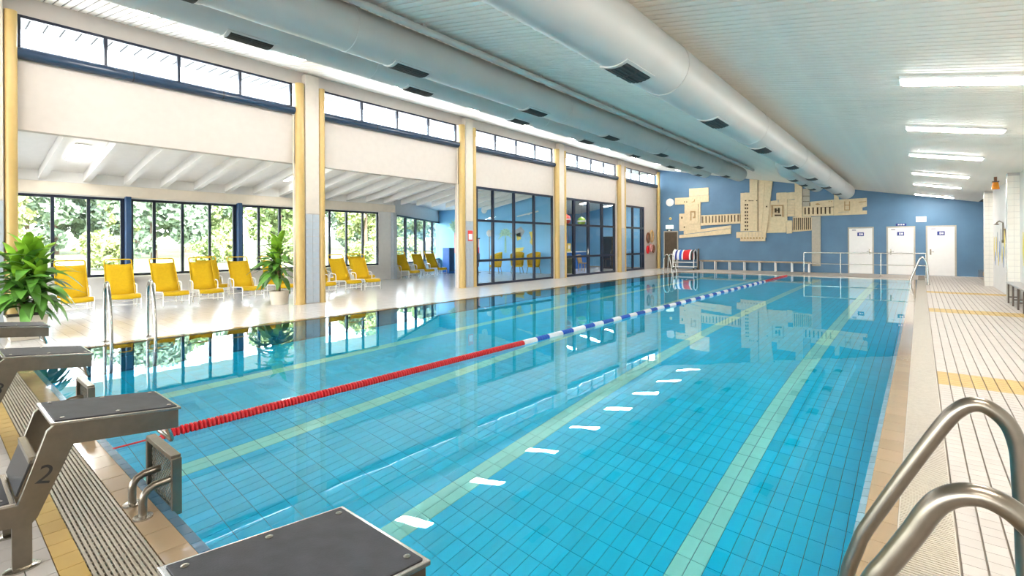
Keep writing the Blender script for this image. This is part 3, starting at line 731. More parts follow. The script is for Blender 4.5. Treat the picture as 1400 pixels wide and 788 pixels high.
# ------------------------------------------------------------------ starting blocks
def make_block():
    t = empty('starting_block', (0, .3, 0))
    side = [(.95,.60),(.42,.66),(.392,.635),(.29,.315),(-.12,.345),(-.12,.255),(.27,.215),(.27,.012),(.34,.012),(.34,.21),(.358,.228),(.492,.545),(.95,.495)]
    for x in (-.23, .20):
        MB().prism([(x, y, z) for y, z in side], (.03, 0, 0)).build('side_frame', 'steel', t, bevel=.003)
    tp = lambda y: .66-(y-.42)*(.06/.53)
    def slab(y0, y1, x, o0, o1, nm, m, bv=.003): MB().prism([(-x, y0, tp(y0)+o0), (-x, y1, tp(y1)+o0), (-x, y1, tp(y1)+o1), (-x, y0, tp(y0)+o1)], (2*x, 0, 0)).build(nm, m, t, bevel=bv)
    slab(.405, .962, .238, 0, .016, 'top_tray', 'steel_bright'); slab(.422, .945, .222, .016, .021, 'top_pad', 'pad', .002)
    MB().box(-.20, .20, .925, .95, .50, .598).build('front_rail', 'steel', t, bevel=.003)
    bolt = MB().lathe([(.011, 0), (.011, .003), (.005, .006)], 10).mesh('bolt', 'steel_bright', 40)
    for y in (.455, .68, .915):
        for x in (-.185, .185): place('bolt', bolt, (x, y, tp(y)+.021), t)
    st = lambda y: .315+(.29-y)*(.03/.41)
    MB().prism([(-.235, -.13, st(-.13)), (-.235, .285, st(.285)), (-.235, .285, st(.285)+.014), (-.235, -.13, st(-.13)+.014)], (.47, 0, 0)).build('step_tray', 'steel_bright', t, bevel=.003)
    MB().prism([(-.215, -.115, st(-.115)+.014), (-.215, .262, st(.262)+.014), (-.215, .262, st(.262)+.018), (-.215, -.115, st(-.115)+.018)], (.43, 0, 0)).build('step_pad', 'pad', t)
    for y in (-.08, .08, .235):
        for x in (-.18, .18): place('bolt', bolt, (x, y, st(y)+.018), t)
    q = [(.292, .345), (.345, .50), (.337, .505), (.284, .35)]
    MB().prism([(-.20, y, z) for y, z in q], (.40, 0, 0)).build('riser_panel', 'dark_panel', t)
    MB().bar((-.2, .345, .505), (.2, .345, .505), .03, .03).build('riser_rail', 'steel_bright', t)
    for x in (-.215, .215):
        MB().bar((x, -.09, .25), (x, -.09, .012), .045, .05, (0,1,0)).build('rear_leg', 'steel', t, bevel=.003)
        for y in (.305, -.09):
            m = MB().lathe([(.062, 0), (.062, .008), (.05, .013)], 18, (0,0,0))
            m.v = [(v[0]*.75+x, v[1]*1.1+y, v[2]) for v in m.v]; m.build('foot_plate', 'steel_bright', t, smooth=40)
    MB().tube([(.17, .905, .51), (.17, .93, .43), (.155, .935, .412), (-.155, .935, .412), (-.17, .93, .43), (-.17, .905, .51)], .013, 10).build('grip_bar', 'steel_bright', t, smooth=50)
    return t
blk = make_block()
blabels = ['starting block nearest the strip-lit walkway, seen mostly as its dark top', 'starting block marked 2 with dark pads and a step', 'starting block marked 3 with dark pads, beyond block 2', 'starting block nearest the leafy plant at the far pool corner']
bx = (-1.355, -3.535, -5.79, -8.04)
blocks = []
for i, x in enumerate(bx):
    o = blk if i == 0 else copy_tree(blk)
    o.location = (x, .3, 0); tag(o, blabels[i], 'starting block', 'starting blocks along the near pool end'); blocks.append(o)
for i, o in enumerate(blocks):
    # number on the slanted side frame
    w = Vector((0, .545, .84)).normalized()
    up = Vector((0, .30, .95)).normalized(); rx = Vector((0, .95, -.30)).normalized(); nrm = Vector((1, 0, 0))
    M4 = Matrix((rx, up, nrm)).transposed().to_4x4()
    text_mesh('lane_number', str(i+1), .125, 'black', o, Matrix.Translation((bx[i]+.2312, .385, .425)) @ M4, .0008)

# perforated touch frames
def make_touch():
    t = empty('touch_frame', (0, .8, 0))
    x0, x1, z0, z1, y = -.33, .165, -.06, .30, .955
    for q in (((x0, y, z0), (x0, y, z1)), ((x1, y, z0), (x1, y, z1)), ((x0, y, z1), (x1, y, z1)), ((x0, y, z0), (x1, y, z0))): MB().bar(*q, .032, .05, (0,1,0)).build('frame_bar', 'steel', t, bevel=.003)
    m = MB(); st = .03
    W_, H_ = x1-x0, z1-z0
    for sgn in (1, -1):
        k = -H_
        while k < W_:
            a = max(0, k); bb = min(W_, k+H_)
            if sgn == 1: m.bar((x0+a, y, z0+a-k), (x0+bb, y, z0+bb-k), .004, .004)
            else: m.bar((x0+a, y+.003, z1-(a-k)), (x0+bb, y+.003, z1-(bb-k)), .004, .004)
            k += st
    m.build('wire_mesh', 'steel_bright', t)['kind'] = 'stuff'
    for x in (-.08, .14):
        pts = [(x, .80, .0), (x, .80, .10), (x, .805, .13), (x, .825, .155), (x, .855, .17), (x, .94, .175)]
        l = MB().tube(pts, .021, 12).build('leg', 'steel', t, smooth=50)
        MB().lathe([(.048, .004), (.048, .014), (.03, .018)], 18, (x, .80, 0)).build('flange', 'steel_bright', l, smooth=40)
    return t
tf = make_touch()
for i, x in enumerate(bx[1:3]):
    o = tf if i == 0 else copy_tree(tf)
    o.location = (x, .8, 0); tag(o, ['steel touch frame with wire mesh beside the red end of the lane rope', 'steel touch frame with wire mesh half hidden beyond the nearer touch frame'][i], 'touch frame', 'touch frames below the starting blocks')

# ------------------------------------------------------------------ lane rope
rope = empty('lane_rope', (-4.74, PY0, WZ), 'floating lane rope of red, blue and white beads down the pool', 'lane rope')
prof = [(.018, 0), (.047, .006), (.05, .020), (.032, .030), (.05, .040), (.047, .055), (.018, .061)]
bm_ = {m: MB().lathe(prof, 12, axis='y').mesh('bead', m, 40) for m in ('red', 'bead_white', 'bead_blue')}
y = 1.24; n = 0; far = {m: MB() for m in bm_}
while y < 25.4:
    if y < 5.9 or y > 21.3: m = 'red'
    else: m = 'bead_white' if int((y-5.9)/.36) % 2 == 0 else 'bead_blue'
    if n < 298: place('bead', bm_[m], (-4.74, y, WZ+.012), rope)
    else: far[m].lathe(prof, 8, (-4.74, y, WZ+.012), 'y')
    y += .0665; n += 1
for m in far:
    if far[m].v: far[m].build('far_beads', m, rope, smooth=40)['kind'] = 'stuff'
MB().tube([(-4.74, .93, .0), (-4.74, 1.05, WZ+.01), (-4.74, 1.25, WZ+.012), (-4.74, 25.55, WZ+.012)], .007, 6).build('cord', 'rope', rope)

# ------------------------------------------------------------------ pool ladders
def rails(name, lab, paths, r, m='steel_bright', steps=None, group='steel pool ladders', fl=()):
    b0 = Vector(paths[0][-1]); t = empty(name, (b0.x, b0.y, 0), lab, 'pool ladder', group)
    for p in paths:
        q = [Vector(v) for v in p]
        # smooth by Catmull-Rom
        out = []
        for i in range(len(q)-1):
            p0, p1, p2, p3 = q[max(i-1, 0)], q[i], q[i+1], q[min(i+2, len(q)-1)]
            for k in range(4):
                u = k/4; out.append(.5*((2*p1)+(p2-p0)*u+(2*p0-5*p1+4*p2-p3)*u*u+(3*p1-p0-3*p2+p3)*u**3))
        out.append(q[-1])
        MB().tube(out, r, 14).build('handrail', m, t, smooth=60)
    for f in fl: MB().lathe([(.06, 0.0), (.06, .012), (.035, .022)], 18, f).build('flange', m, t, smooth=40)
    if steps:
        for s in steps: MB().bar(s[0], s[1], .07, .025).build('step', m, t)
    return t
r1 = [ony(x, y, 2.5) for x, y in ((1172,748),(1181,728),(1205,694),(1250,632),(1290,580),(1310,561),(1330,553),(1352,558),(1378,580),(1391,610),(1396,650))]
r1 = [Vector((-.29, 2.5, -.9)), Vector((-.285, 2.5, -.3)), Vector((-.25, 2.5, .1))] + r1[0:] + [Vector((.285, 2.5, .35)), Vector((.285, 2.5, 0))]
r2 = [ony(x, y, 1.65) for x, y in ((1190,800),(1215,770),(1250,727),(1268,702),(1285,686),(1310,677),(1340,678),(1370,690),(1400,712),(1428,745))]
r2 = [Vector((-.29, 1.65, -.9)), Vector((-.285, 1.65, -.3)), Vector((-.25, 1.65, .1)), Vector((-.215, 1.65, .35))] + r2 + [Vector((.262, 1.65, .74)), Vector((.281, 1.65, .58)), Vector((.285, 1.65, .35)), Vector((.285, 1.65, 0))]
rails('pool_ladder', 'pair of bent steel handrails at the grating edge by the wide deck', [r1, r2], .027, 'steel', [((-.28, 1.67, -.45), (-.28, 2.48, -.45)), ((-.28, 1.67, -.75), (-.28, 2.48, -.75))], fl=[(.285, 2.5, 0), (.285, 1.65, 0)])
def left_ladder(y0, lab):
    P2 = []
    for yy in (y0, y0+.57):
        P2.append([(-9.62, yy, -1.0), (-9.62, yy, -.4), (-9.63, yy, .1), (-9.70, yy, .55), (-9.78, yy, .85), (-9.87, yy, .955), (-9.96, yy, .93), (-10.03, yy, .82), (-10.06, yy, .6), (-10.07, yy, .3), (-10.07, yy, 0)])
    rails('pool_ladder', lab, P2, .024, steps=[((-9.61, y0+.02, z), (-9.61, y0+.55, z)) for z in (-.3, -.6, -.9)], fl=[(-10.07, y0, 0), (-10.07, y0+.57, 0)])
left_ladder(1.88, 'slim steel pool ladder in front of the yellow loungers')
left_ladder(24.2, 'slim steel pool ladder in the far corner near the rope cart')
P2 = [[(-.29, yy, -1.0), (-.29, yy, -.2), (-.27, yy, .15), (-.12, yy, .62), (-.02, yy, .9), (.04, yy, .97), (.11, yy, .93), (.18, yy, .75), (.21, yy, .4), (.22, yy, 0)] for yy in (23.0, 23.8)]
rails('pool_ladder', 'steel pool ladder in front of the white doors', P2, .03, steps=[((-.28, 23.0, -.3), (-.28, 23.8, -.3))], fl=[(.22, 23.0, 0), (.22, 23.8, 0)])
# railing in front of the doors
t = empty('guard_railing', (-2.1, 27.3, 0), 'steel guard railing in front of the white doors', 'railing')
for x in (-4.33, -2.85, -1.35, .19): MB().tube([(x, 27.3, 0), (x, 27.3, 1.04)], .024, 10).build('post', 'steel_bright', t, smooth=50); MB().lathe([(.06, 0), (.06, .01)], 14, (x, 27.3, 0)).build('flange', 'steel_bright', t)
MB().tube([(-4.33, 27.3, 1.04), (.19, 27.3, 1.04)], .024, 10).build('top_rail', 'steel_bright', t, smooth=50)
MB().tube([(-4.33, 27.3, .52), (.19, 27.3, .52)], .018, 10).build('middle_rail', 'steel_bright', t, smooth=50)
# far bench
t = empty('bench', (-7.05, 28.95, 0), 'long slim bench against the blue end wall under the relief', 'bench')
MB().box(-9.85, -4.3, 28.78, 29.15, .49, .54).build('seat', 'bench_wood', t, bevel=.005)
for i in range(8):
    x = -9.75+i*.77; MB().box(x-.025, x+.025, 28.80, 28.84, 0, .49).build('leg', 'white_metal', t); MB().box(x-.025, x+.025, 29.09, 29.13, 0, .49).build('leg', 'white_metal', t)
MB().box(-9.75, -4.36, 28.9, 29.0, .455, .49).build('seat_rail', 'bench_wood', t)
# lane-rope / mat cart
t = empty('rope_cart', (-10.5, 28.35, 0), 'tubular cart carrying a draped red, blue and white cover', 'cart')
for x in (-11.1, -9.9):
    MB().tube([(x, 28.05, .12), (x, 28.05, .8), (x, 28.12, 1.05), (x, 28.35, 1.16), (x, 28.58, 1.05), (x, 28.65, .8), (x, 28.65, .12)], .028, 10).build('end_hoop', 'white_metal', t, smooth=60)
for y, z in ((28.05, .42), (28.65, .42), (28.05, .16), (28.65, .16)): MB().tube([(-11.1, y, z), (-9.9, y, z)], .022, 8).build('cross_bar', 'white_metal', t, smooth=50)
wh = MB().lathe([(.03, -.02), (.06, -.02), (.06, .02), (.03, .02)], 14, axis='x').mesh('wheel', 'rubber', 40)
for x in (-11.1, -9.9):
    for y in (28.05, 28.65): place('wheel', wh, (x, y, .06), t)
def drape(x0, x1, m, n0):
    mb = MB(); N1, N2 = 8, 18
    for i in range(N1+1):
        for j in range(N2+1):
            a = math.pi*(-.12+1.24*j/N2); x = x0+(x1-x0)*i/N1
            r = .36+.012*math.sin(9*x+n0+3*a)
            z = .72+(.42+.012*math.sin(14*x+a*4))*math.sin(a); mb.v.append((x, 28.35+r*math.cos(a), max(z, .45)))
    for i in range(N1):
        for j in range(N2): k = i*(N2+1)+j; mb.f.append((k, k+1, k+N2+2, k+N2+1))
    o = mb.build('cover_panel', m, t, smooth=60); s = o.modifiers.new('thick', 'SOLIDIFY'); s.thickness = .02
for x0, x1, m in ((-11.06, -10.96, 'bead_white'), (-10.96, -10.85, 'sign_blue'), (-10.85, -10.72, 'bead_white'), (-10.72, -10.58, 'bead_blue'), (-10.58, -10.50, 'bead_white'), (-10.50, -10.14, 'red'), (-10.14, -10.06, 'bead_white'), (-10.06, -9.96, 'black')): drape(x0, x1, m, x0)
MB().tube([(-9.82, 28.6, 0), (-9.82, 28.6, 1.2)], .05, 10).build('winder', 'dark_leg', t, smooth=40)

# swim gear hanging in the corner
for i, (y, z, r, m, lab) in enumerate(((27.65, 1.85, .22, 'brown', 'dark brown swim ring hanging beside the corner pipe, upper row'), (28.15, 1.95, .26, 'wood', 'tan swim ring hanging beside the corner pipe, upper row'), (27.58, 1.15, .15, 'red', 'small red ring hanging lowest next to the glass door'), (27.98, 1.25, .15, 'mural_pink', 'pink ring hanging in the middle of the lower row'), (28.35, 1.2, .16, 'brown', 'small brown ring hanging nearest the corner pipe'))):
    t = empty('swim_ring', (WALLX, y, z), lab, 'swim ring', 'swim gear hanging on the cream wall')
    MB().tube([(WALLX+.07, y+r*.8*math.cos(a*.3926), z+r*1.3*math.sin(a*.3926)) for a in range(16)], .05, 10, closed=True).build('ring', m, t, smooth=60)
    MB().tube([(WALLX, y, z+r*1.22), (WALLX+.11, y, z+r*1.22)], .015, 8).build('hook', 'steel', t)

# ------------------------------------------------------------------ right wall, pillars, bench
b = MB().box(1.92, 2.1, YB, 23.4, 0, 3.5).box(3.4, 3.6, 23.4, BACKY, 0, 3.6).box(1.92, 3.6, 23.5, 23.7, 0, 3.5)
wr = struct('wall_right', b, 'white_wall'); tag(wr, 'white side wall with tiled pillars and painted fish shapes')
for y, lab in ((23.40, 'tiled pillar at the end of the white wall, near the doors'), (17.55, 'tiled pillar behind the poolside bench'), (11.7, 'tiled pillar in the white wall beyond the bench end')):
    t = empty('tiled_pillar', (1.8, y, 0), lab, 'pillar', 'tiled pillars in the white side wall')
    MB().box(1.705, 1.93, y+.005, y+.295, 0, ceil_z(1.8)-.02).build('core', 'joint_left', t)
    ft = MB().box(-.055, .055, -.004, .004, 0, .145).mesh('tile', 'wall_tile'); sd = MB().box(-.004, .004, -.07, .07, 0, .145).mesh('tile', 'wall_tile')
    for r in range(21):
        for q in (0, 1): place('tile', ft, (1.76+q*.114, y+.001, .01+r*.152), t)
        for q in (0, 1): place('tile', sd, (1.703, y+.075+q*.148, .01+r*.152), t)
b = MB().box(1.93, 3.4, 26.2, BACKY, -.012, .16).box(1.93, 3.4, 27.2, BACKY, .16, .32)
o = struct('trim_steps', b, 'tile_nose'); tag(o, 'low steps in the alcove beside the far doors')
def shapes(y0, y1, z0, z1, lab):
    t = empty('wall_mural', (1.92, y0, z0), lab, 'mural', 'painted fish shapes on the white wall')
    ms = ['mural_grey', 'mural_yellow', 'mural_blue', 'mural_yellow', 'mural_grey', 'mural_blue', 'mural_yellow']
    for i in range(11):
        y = y0+(y1-y0)*(i+.5)/11; h = .22+.10*((i*5) % 3); zc = z0+(z1-z0)*(.5+.28*math.sin(i*1.9)); w = .10
        MB().prism([(1.919, y, zc-h), (1.919, y+w, zc-.05), (1.919, y+w*.4, zc+h), (1.919, y-w*.4, zc+h*.9), (1.919, y-w, zc)], (-.006, 0, 0)).build('fish_shape', ms[i % 7], t)
shapes(20.0, 23.2, .75, 1.75, 'row of yellow, blue and grey painted fish between the two tiled pillars')
shapes(13.2, 17.2, .9, 1.75, 'row of yellow, blue and grey painted fish above the poolside bench')
t = empty('wall_shower', (1.92, 20.6, 1.7), 'small wall shower fitting between the tiled pillars', 'shower')
MB().tube([(1.90, 20.6, 1.5), (1.90, 20.6, 2.1), (1.82, 20.6, 2.15), (1.76, 20.6, 2.1)], .018, 8).build('pipe', 'steel', t, smooth=50)
MB().lathe([(.02, .05), (.07, 0)], 12, (1.76, 20.6, 2.04)).build('head', 'steel', t, smooth=50)
MB().lathe([(.05, 0), (.05, -.05)], 12, (1.92, 20.6, 1.55), 'x').build('valve', 'steel', t, smooth=50)
t = empty('wall_shower', (1.92, 19.8, 1.7), 'dark hand shower beside the pillar behind the bench', 'shower')
MB().tube([(1.90, 19.8, 1.5), (1.88, 19.8, 1.9)], .02, 8).build('pipe', 'dark_leg', t, smooth=50); MB().lathe([(.03, .05), (.06, 0)], 12, (1.86, 19.8, 1.86)).build('head', 'dark_leg', t, smooth=50)
t = empty('wall_bench', (1.8, 15.5, 0), 'grey topped bench on dark legs against the white wall', 'bench')
MB().box(1.66, 1.92, 13.2, 17.5, .49, .53).build('seat', 'bench_top', t, bevel=.005)
for i in range(6):
    y = 13.4+i*.8
    MB().box(1.68, 1.71, y-.03, y+.03, 0, .49).build('leg', 'dark_leg', t); MB().box(1.86, 1.89, y-.03, y+.03, 0, .49).build('leg', 'dark_leg', t); MB().box(1.71, 1.86, y-.02, y+.02, .14, .17).build('stretcher', 'dark_leg', t)
t = empty('warning_lamp', (1.6, 18.9, 3.0), 'orange warning lamp hanging at the low edge of the ceiling', 'lamp')
MB().box(1.57, 1.63, 18.87, 18.93, 3.20, ceil_z(1.63)-.002).build('bracket', 'brown', t); MB().box(1.53, 1.67, 18.83, 18.97, 3.17, 3.2).build('cap', 'dark_leg', t)
MB().lathe([(.085, 2.98), (.06, 3.17)], 14, (1.6, 18.9, 0)).build('lens', 'orange_glass', t, smooth=40)

# ------------------------------------------------------------------ loungers
def make_lounger():
    """faces +X, origin under its middle"""
    t = empty('sun_lounger', (0,0,0)); w = .29
    for s in (-1, 1):
        y = s*w
        MB().tube([(.62, y, 0), (.62, y, .30), (.58, y, .36), (.1, y, .34), (-.10, y, .32)], .014, 8).build('side_rail', 'white_metal', t, smooth=60)
        MB().tube([(.05, y*1.04, 0), (.05, y*1.04, .50), (.0, y*1.04, .56), (-.25, y*1.04, .58), (-.33, y*1.04, .52), (-.36, y*1.04, .0)], .014, 8).build('armrest', 'white_metal', t, smooth=60)
        MB().tube([(-.02, y, .31), (-.20, y*.98, .62), (-.38, y*.96, .95), (-.47, y*.95, 1.12)], .014, 8).build('back_post', 'yellow_fabric', t, smooth=60)
    MB().tube([(-.44, -w*.96, 1.08), (-.50, -w*.95, 1.17), (-.505, -w*.85, 1.19), (-.505, w*.85, 1.19), (-.50, w*.95, 1.17), (-.44, w*.96, 1.08)], .015, 8).build('head_bar', 'yellow_fabric', t, smooth=60)
    for x, z in ((.62, .12), (-.36, .12)): MB().tube([(x, -w, z), (x, w, z)], .011, 8).build('cross_bar', 'white_metal', t, smooth=60)
    MB().tube([(.62, -w, .31), (.62, w, .31)], .011, 8).build('cross_bar', 'white_metal', t, smooth=60)
    def cloth(pts, name, hw):
        m = MB(); n = len(pts)
        for (x, z) in pts:
            for k in range(5): q = -1+k*.5; m.v.append((x, q*hw, z-.018*(1-q*q)))
        for i in range(n-1):
            for k in range(4): a = i*5+k; m.f.append((a, a+1, a+6, a+5))
        o = m.build(name, 'yellow_fabric', t, smooth=70); s = o.modifiers.new('thick', 'SOLIDIFY'); s.thickness = .008; s.offset = 0
    cloth([(-.05, .34), (-.13, .48), (-.22, .64), (-.32, .83), (-.40, .98), (-.455, 1.08)], 'back_fabric', w*.93)
    cloth([(.66, .27), (.64, .33), (.58, .365), (.3, .35), (.05, .33), (-.05, .34)], 'seat_fabric', w*.97)
    MB().box(-.36, -.30, -w*.8, w*.8, .74, .80).build('head_cushion', 'yellow_fabric', t, bevel=.02)
    return t
lou = make_lounger()
ll = [(-15.3, 2.28, 'yellow lounger nearest the large leafy plant'), (-15.35, 3.20, 'yellow lounger second from the large leafy plant'), (-15.3, 4.17, 'yellow lounger third from the large leafy plant'),
      (-15.25, 5.03, 'yellow lounger fourth from the large leafy plant'), (-15.2, 6.03, 'yellow lounger beside the potted plant, its side clear'), (-15.2, 6.98, 'yellow lounger half hidden behind the potted plant'),
      (-14.85, 8.15, 'yellow lounger partly hidden by the yellow pipe'), (-15.0, 9.12, 'yellow lounger next to the last one of the row'), (-15.0, 9.90, 'yellow lounger last of the row, nearest the white pier'),
      (-18.0, 14.1, 'yellow lounger beside the grey-blue post at the angled window'), (-18.35, 15.3, 'yellow lounger in the middle of three at the angled window'), (-18.9, 16.6, 'yellow lounger nearest the light blue wall'),
      (-16.9, 5.75, 'yellow lounger in the back row by the window'), (-16.7, 9.3, 'yellow lounger in the back row behind the last pair'), (-16.9, 11.0, 'low yellow lounger in the back row near the white pier')]
for i, (x, y, lab) in enumerate(ll):
    o = lou if i == 0 else copy_tree(lou)
    o.location = (x, y, 0); o.rotation_euler.z = math.radians(random.uniform(-5, 5)); tag(o, lab, 'sun lounger', 'yellow sun loungers in the lounge')

# ------------------------------------------------------------------ plants
def leafmesh(L_, w, bend, m, fold=.25):
    mb = MB(); n = 8
    for i in range(n+1):
        u = i/n; x = L_*u*(1-.18*u*bend); z = bend*L_*(.35*u-.9*u*u); ww = w*math.sin(math.pi*min(1, u*.93+.06))**.75
        mb.v += [(x, -ww, z+ww*fold), (x, 0, z), (x, ww, z+ww*fold)]
    for i in range(n):
        a = i*3; mb.f += [(a, a+1, a+4, a+3), (a+1, a+2, a+5, a+4)]
    me = bpy.data.meshes.new('leaf'); me.from_pydata(mb.v, [], mb.f); me.materials.append(MATS[m]); me.shade_smooth(); return me
LM = [leafmesh(.66, .082, .8, 'leaf'), leafmesh(.58, .09, 1.1, 'leaf'), leafmesh(.5, .075, .45, 'leaf_young'), leafmesh(.45, .08, 1.0, 'leaf'), leafmesh(.64, .095, 1.3, 'leaf')]
def plant(loc, lab, heads, potfn, soilz):
    t = empty('potted_plant', loc, lab, 'potted plant'); potfn(t)
    L0 = Vector(loc)
    for (dx, dy, h, nl, spread) in heads:
        MB().tube([L0+Vector((dx*.4, dy*.4, soilz-.05)), L0+Vector((dx*.7, dy*.7, h*.5)), L0+Vector((dx, dy, h))], [.028, .024, .016], 8).build('stem', 'stem', t, smooth=60)
        for i in range(nl):
            u = i/max(1, nl-1); a = i*2.399+dx*7; el = math.radians(72-75*u+random.uniform(-8, 8))
            me = LM[2] if u < .22 else LM[[0, 1, 3, 4][i % 4]]
            p = L0+Vector((dx, dy, h-.5*h*spread*u)); tx, ty = p.x+.6*math.cos(el)*math.cos(a), p.y+.6*math.cos(el)*math.sin(a)
            if p.y > 4 and (tx > -12.56 and ty > 6.02): a += math.pi
            place('leaf', me, p, t, rot=(random.uniform(-.3, .3), -el, a), scale=(1.0,)*3)
def round_pot(t):
    l = wloc(t); MB().lathe([(.20, 0), (.235, .30), (.245, .35), (.225, .35), (.215, .30)], 28, l).build('pot', 'pot', t, smooth=40); MB().lathe([(.215, .28), (.215, .31)], 20, l).build('soil', 'soil', t)
def square_pot(t):
    l = wloc(t); m = MB(); a, b2 = .20, .25
    m.v = [(l.x-a, l.y-a, 0), (l.x+a, l.y-a, 0), (l.x+a, l.y+a, 0), (l.x-a, l.y+a, 0), (l.x-b2, l.y-b2, .40), (l.x+b2, l.y-b2, .40), (l.x+b2, l.y+b2, .40), (l.x-b2, l.y+b2, .40)]
    m.f = [(3,2,1,0), (0,1,5,4), (1,2,6,5), (2,3,7,6), (3,0,4,7), (4,5,6,7)]; m.build('pot', 'pot', t, bevel=.008)
    MB().box(l.x-.22, l.x+.22, l.y-.22, l.y+.22, .395, .405).build('soil', 'soil', t)
plant((-12.88, 5.98, 0), 'tall glossy leafed plant in a round cream pot beside a pillar', [(.0, .02, 1.55, 26, .95), (-.08, -.09, 1.32, 24, .95), (.07, -.07, 1.15, 20, .9)], round_pot, .31)
plant((-11.52, 1.12, 0), 'large leafy plant in a square cream pot near the starting blocks', [(.0, .02, 1.42, 26, .95), (-.1, -.12, 1.2, 22, .9), (.12, .12, 1.05, 24, .95), (.14, -.05, .95, 22, .9), (-.02, .16, 1.3, 22, .9)], square_pot, .40)

# ------------------------------------------------------------------ things behind the glass doors
def tub_chair(x, y, rz, m, lab, group):
    t = empty('armchair', (0,0,0), lab, 'armchair', group)
    mb = MB(); n = 16
    for zi, (z, r) in enumerate(((.42, .30), (.75, .34), (1.0, .35))):
        for k in range(n+1):
            a = math.radians(60+240*k/n); mb.v.append((r*math.cos(a), r*math.sin(a)*1.05, z + (.12*(-math.cos(a)) if zi == 2 else 0)))
    for zi in range(2):
        for k in range(n): a = zi*(n+1)+k; mb.f.append((a, a+1, a+n+2, a+n+1))
    o = mb.build('shell', m, t, smooth=60); s = o.modifiers.new('thick', 'SOLIDIFY'); s.thickness = .05
    MB().lathe([(.27, .36), (.30, .40), (.29, .47)], 20).build('seat', m, t, smooth=50)
    for sx in (-1, 1):
        for sy in (-1, 1): MB().tube([(sx*.2, sy*.2, .38), (sx*.26, sy*.26, 0)], .018, 8).build('leg', 'steel', t, smooth=50)
    t.location = (x, y, 0); t.rotation_euler.z = rz
tub_chair(-16.55, 18.6, math.radians(-120), 'yellow_fabric', 'yellow tub armchair turned away, beside the glass door', 'armchairs behind the glass doors')
tub_chair(-15.95, 19.6, math.radians(-70), 'yellow_fabric', 'yellow tub armchair nearest the light blue wall', 'armchairs behind the glass doors')
tub_chair(-16.9, 17.3, math.radians(150), 'grey_plastic', 'grey tub armchair behind the glass door', 'armchairs behind the glass doors')
tub_chair(-15.0, 19.75, math.radians(-90), 'yellow_fabric', 'yellow tub armchair close to the white return wall', 'armchairs behind the glass doors')
t = empty('wall_clock', (-19.05, 20.5, 3.48), 'round white clock high on the light blue wall', 'clock')
MB().lathe([(.2, -.001), (.2, -.04)], 24, (-19.05, 20.5, 3.48), 'y').build('face', 'sign_white', t, smooth=40); MB().tube([(-19.05+.2*math.cos(a*.2618), 20.455, 3.48+.2*math.sin(a*.2618)) for a in range(24)], .014, 6, closed=True).build('rim', 'white_metal', t, smooth=40)
MB().bar((-19.05, 20.45, 3.48), (-19.05, 20.45, 3.6), .014, .006, (0,1,0)).bar((-19.05, 20.45, 3.48), (-18.97, 20.45, 3.44), .014, .006, (0,1,0)).build('hand', 'brown', t)
# murals: a palm, a long-beaked yellow bird, lamp post
t = empty('palm_mural', (-21.6, 20.5, 1), 'pale green painted palm on the light blue wall', 'mural')
for i in range(7):
    a = math.radians(20+i*23); p = Vector((-21.5, 20.494, 2.2)); q = p+Vector((math.cos(a)*.75, 0, math.sin(a)*.85)); mid = (p+q)/2+Vector((0, 0, .18)); d = (q-p).normalized(); nn = Vector((-d.z, 0, d.x))*.11
    MB().prism([p, mid-nn, q, mid+nn], (0, -.004, 0)).build('frond', 'mural_green', t)
MB().prism([Vector((-21.55, 20.494, 1.0)), Vector((-21.4, 20.494, 1.0)), Vector((-21.47, 20.494, 2.25)), Vector((-21.54, 20.494, 2.25))], (0, -.004, 0)).build('trunk', 'mural_pink', t)
t = empty('bird_mural', (-16.2, 20.5, 1), 'painted yellow bird shape with grey patch on the light blue wall', 'mural')
for pts, m in (([(-16.9,2.25),(-16.4,2.45),(-16.15,2.2),(-16.35,1.9),(-16.7,1.95)], 'mural_grey'), ([(-16.75,2.05),(-16.45,2.15),(-16.4,1.8),(-16.65,1.7)], 'mural_yellow'), ([(-15.85,2.15),(-15.6,2.2),(-15.5,1.85),(-15.65,1.45),(-15.8,1.6),(-15.72,1.85)], 'mural_yellow'), ([(-16.9,1.3),(-16.2,1.35),(-16.3,1.15),(-16.85,1.05)], 'mural_yellow')):
    MB().prism([Vector((x, 20.494, z)) for x, z in pts], (0, -.004, 0)).build('shape', m, t)
t = empty('palm_mural', (-17.5, 20.5, 1), 'pale green painted palm between the floor lamp and the painted bird', 'mural')
for i in range(8):
    a = math.radians(-15+i*30); p = Vector((-17.5, 20.494, 2.0)); q = p+Vector((math.cos(a)*.55, 0, math.sin(a)*.5-.1)); mid = (p+q)/2+Vector((0, 0, .14)); d = (q-p).normalized(); nn = Vector((-d.z, 0, d.x))*.07
    MB().prism([p, mid-nn, q, mid+nn], (0, -.004, 0)).build('frond', 'mural_green', t)
MB().prism([Vector((-17.58, 20.494, 1.05)), Vector((-17.42, 20.494, 1.05)), Vector((-17.46, 20.494, 2.0)), Vector((-17.54, 20.494, 2.0))], (0, -.004, 0)).build('trunk', 'mural_green', t)
t = empty('floor_lamp', (-17.6, 19.3, 0), 'thin floor lamp with a round white shade behind the glass door', 'floor lamp')
MB().tube([(-17.6, 19.3, 0), (-17.6, 19.3, 1.95)], .02, 8).build('pole', 'steel', t, smooth=50); MB().lathe([(.14, 0), (.14, .03)], 16, (-17.6, 19.3, 0)).build('base', 'steel', t); MB().lathe([(.06, 1.93), (.15, 2.05), (.15, 2.18), (.06, 2.28)], 16, (-17.6, 19.3, 0)).build('shade', 'sign_white', t, smooth=60)
t = empty('punch_bag', (-18.4, 19.2, 0), 'slim red, white and navy banner stand behind the glass door', 'banner stand')
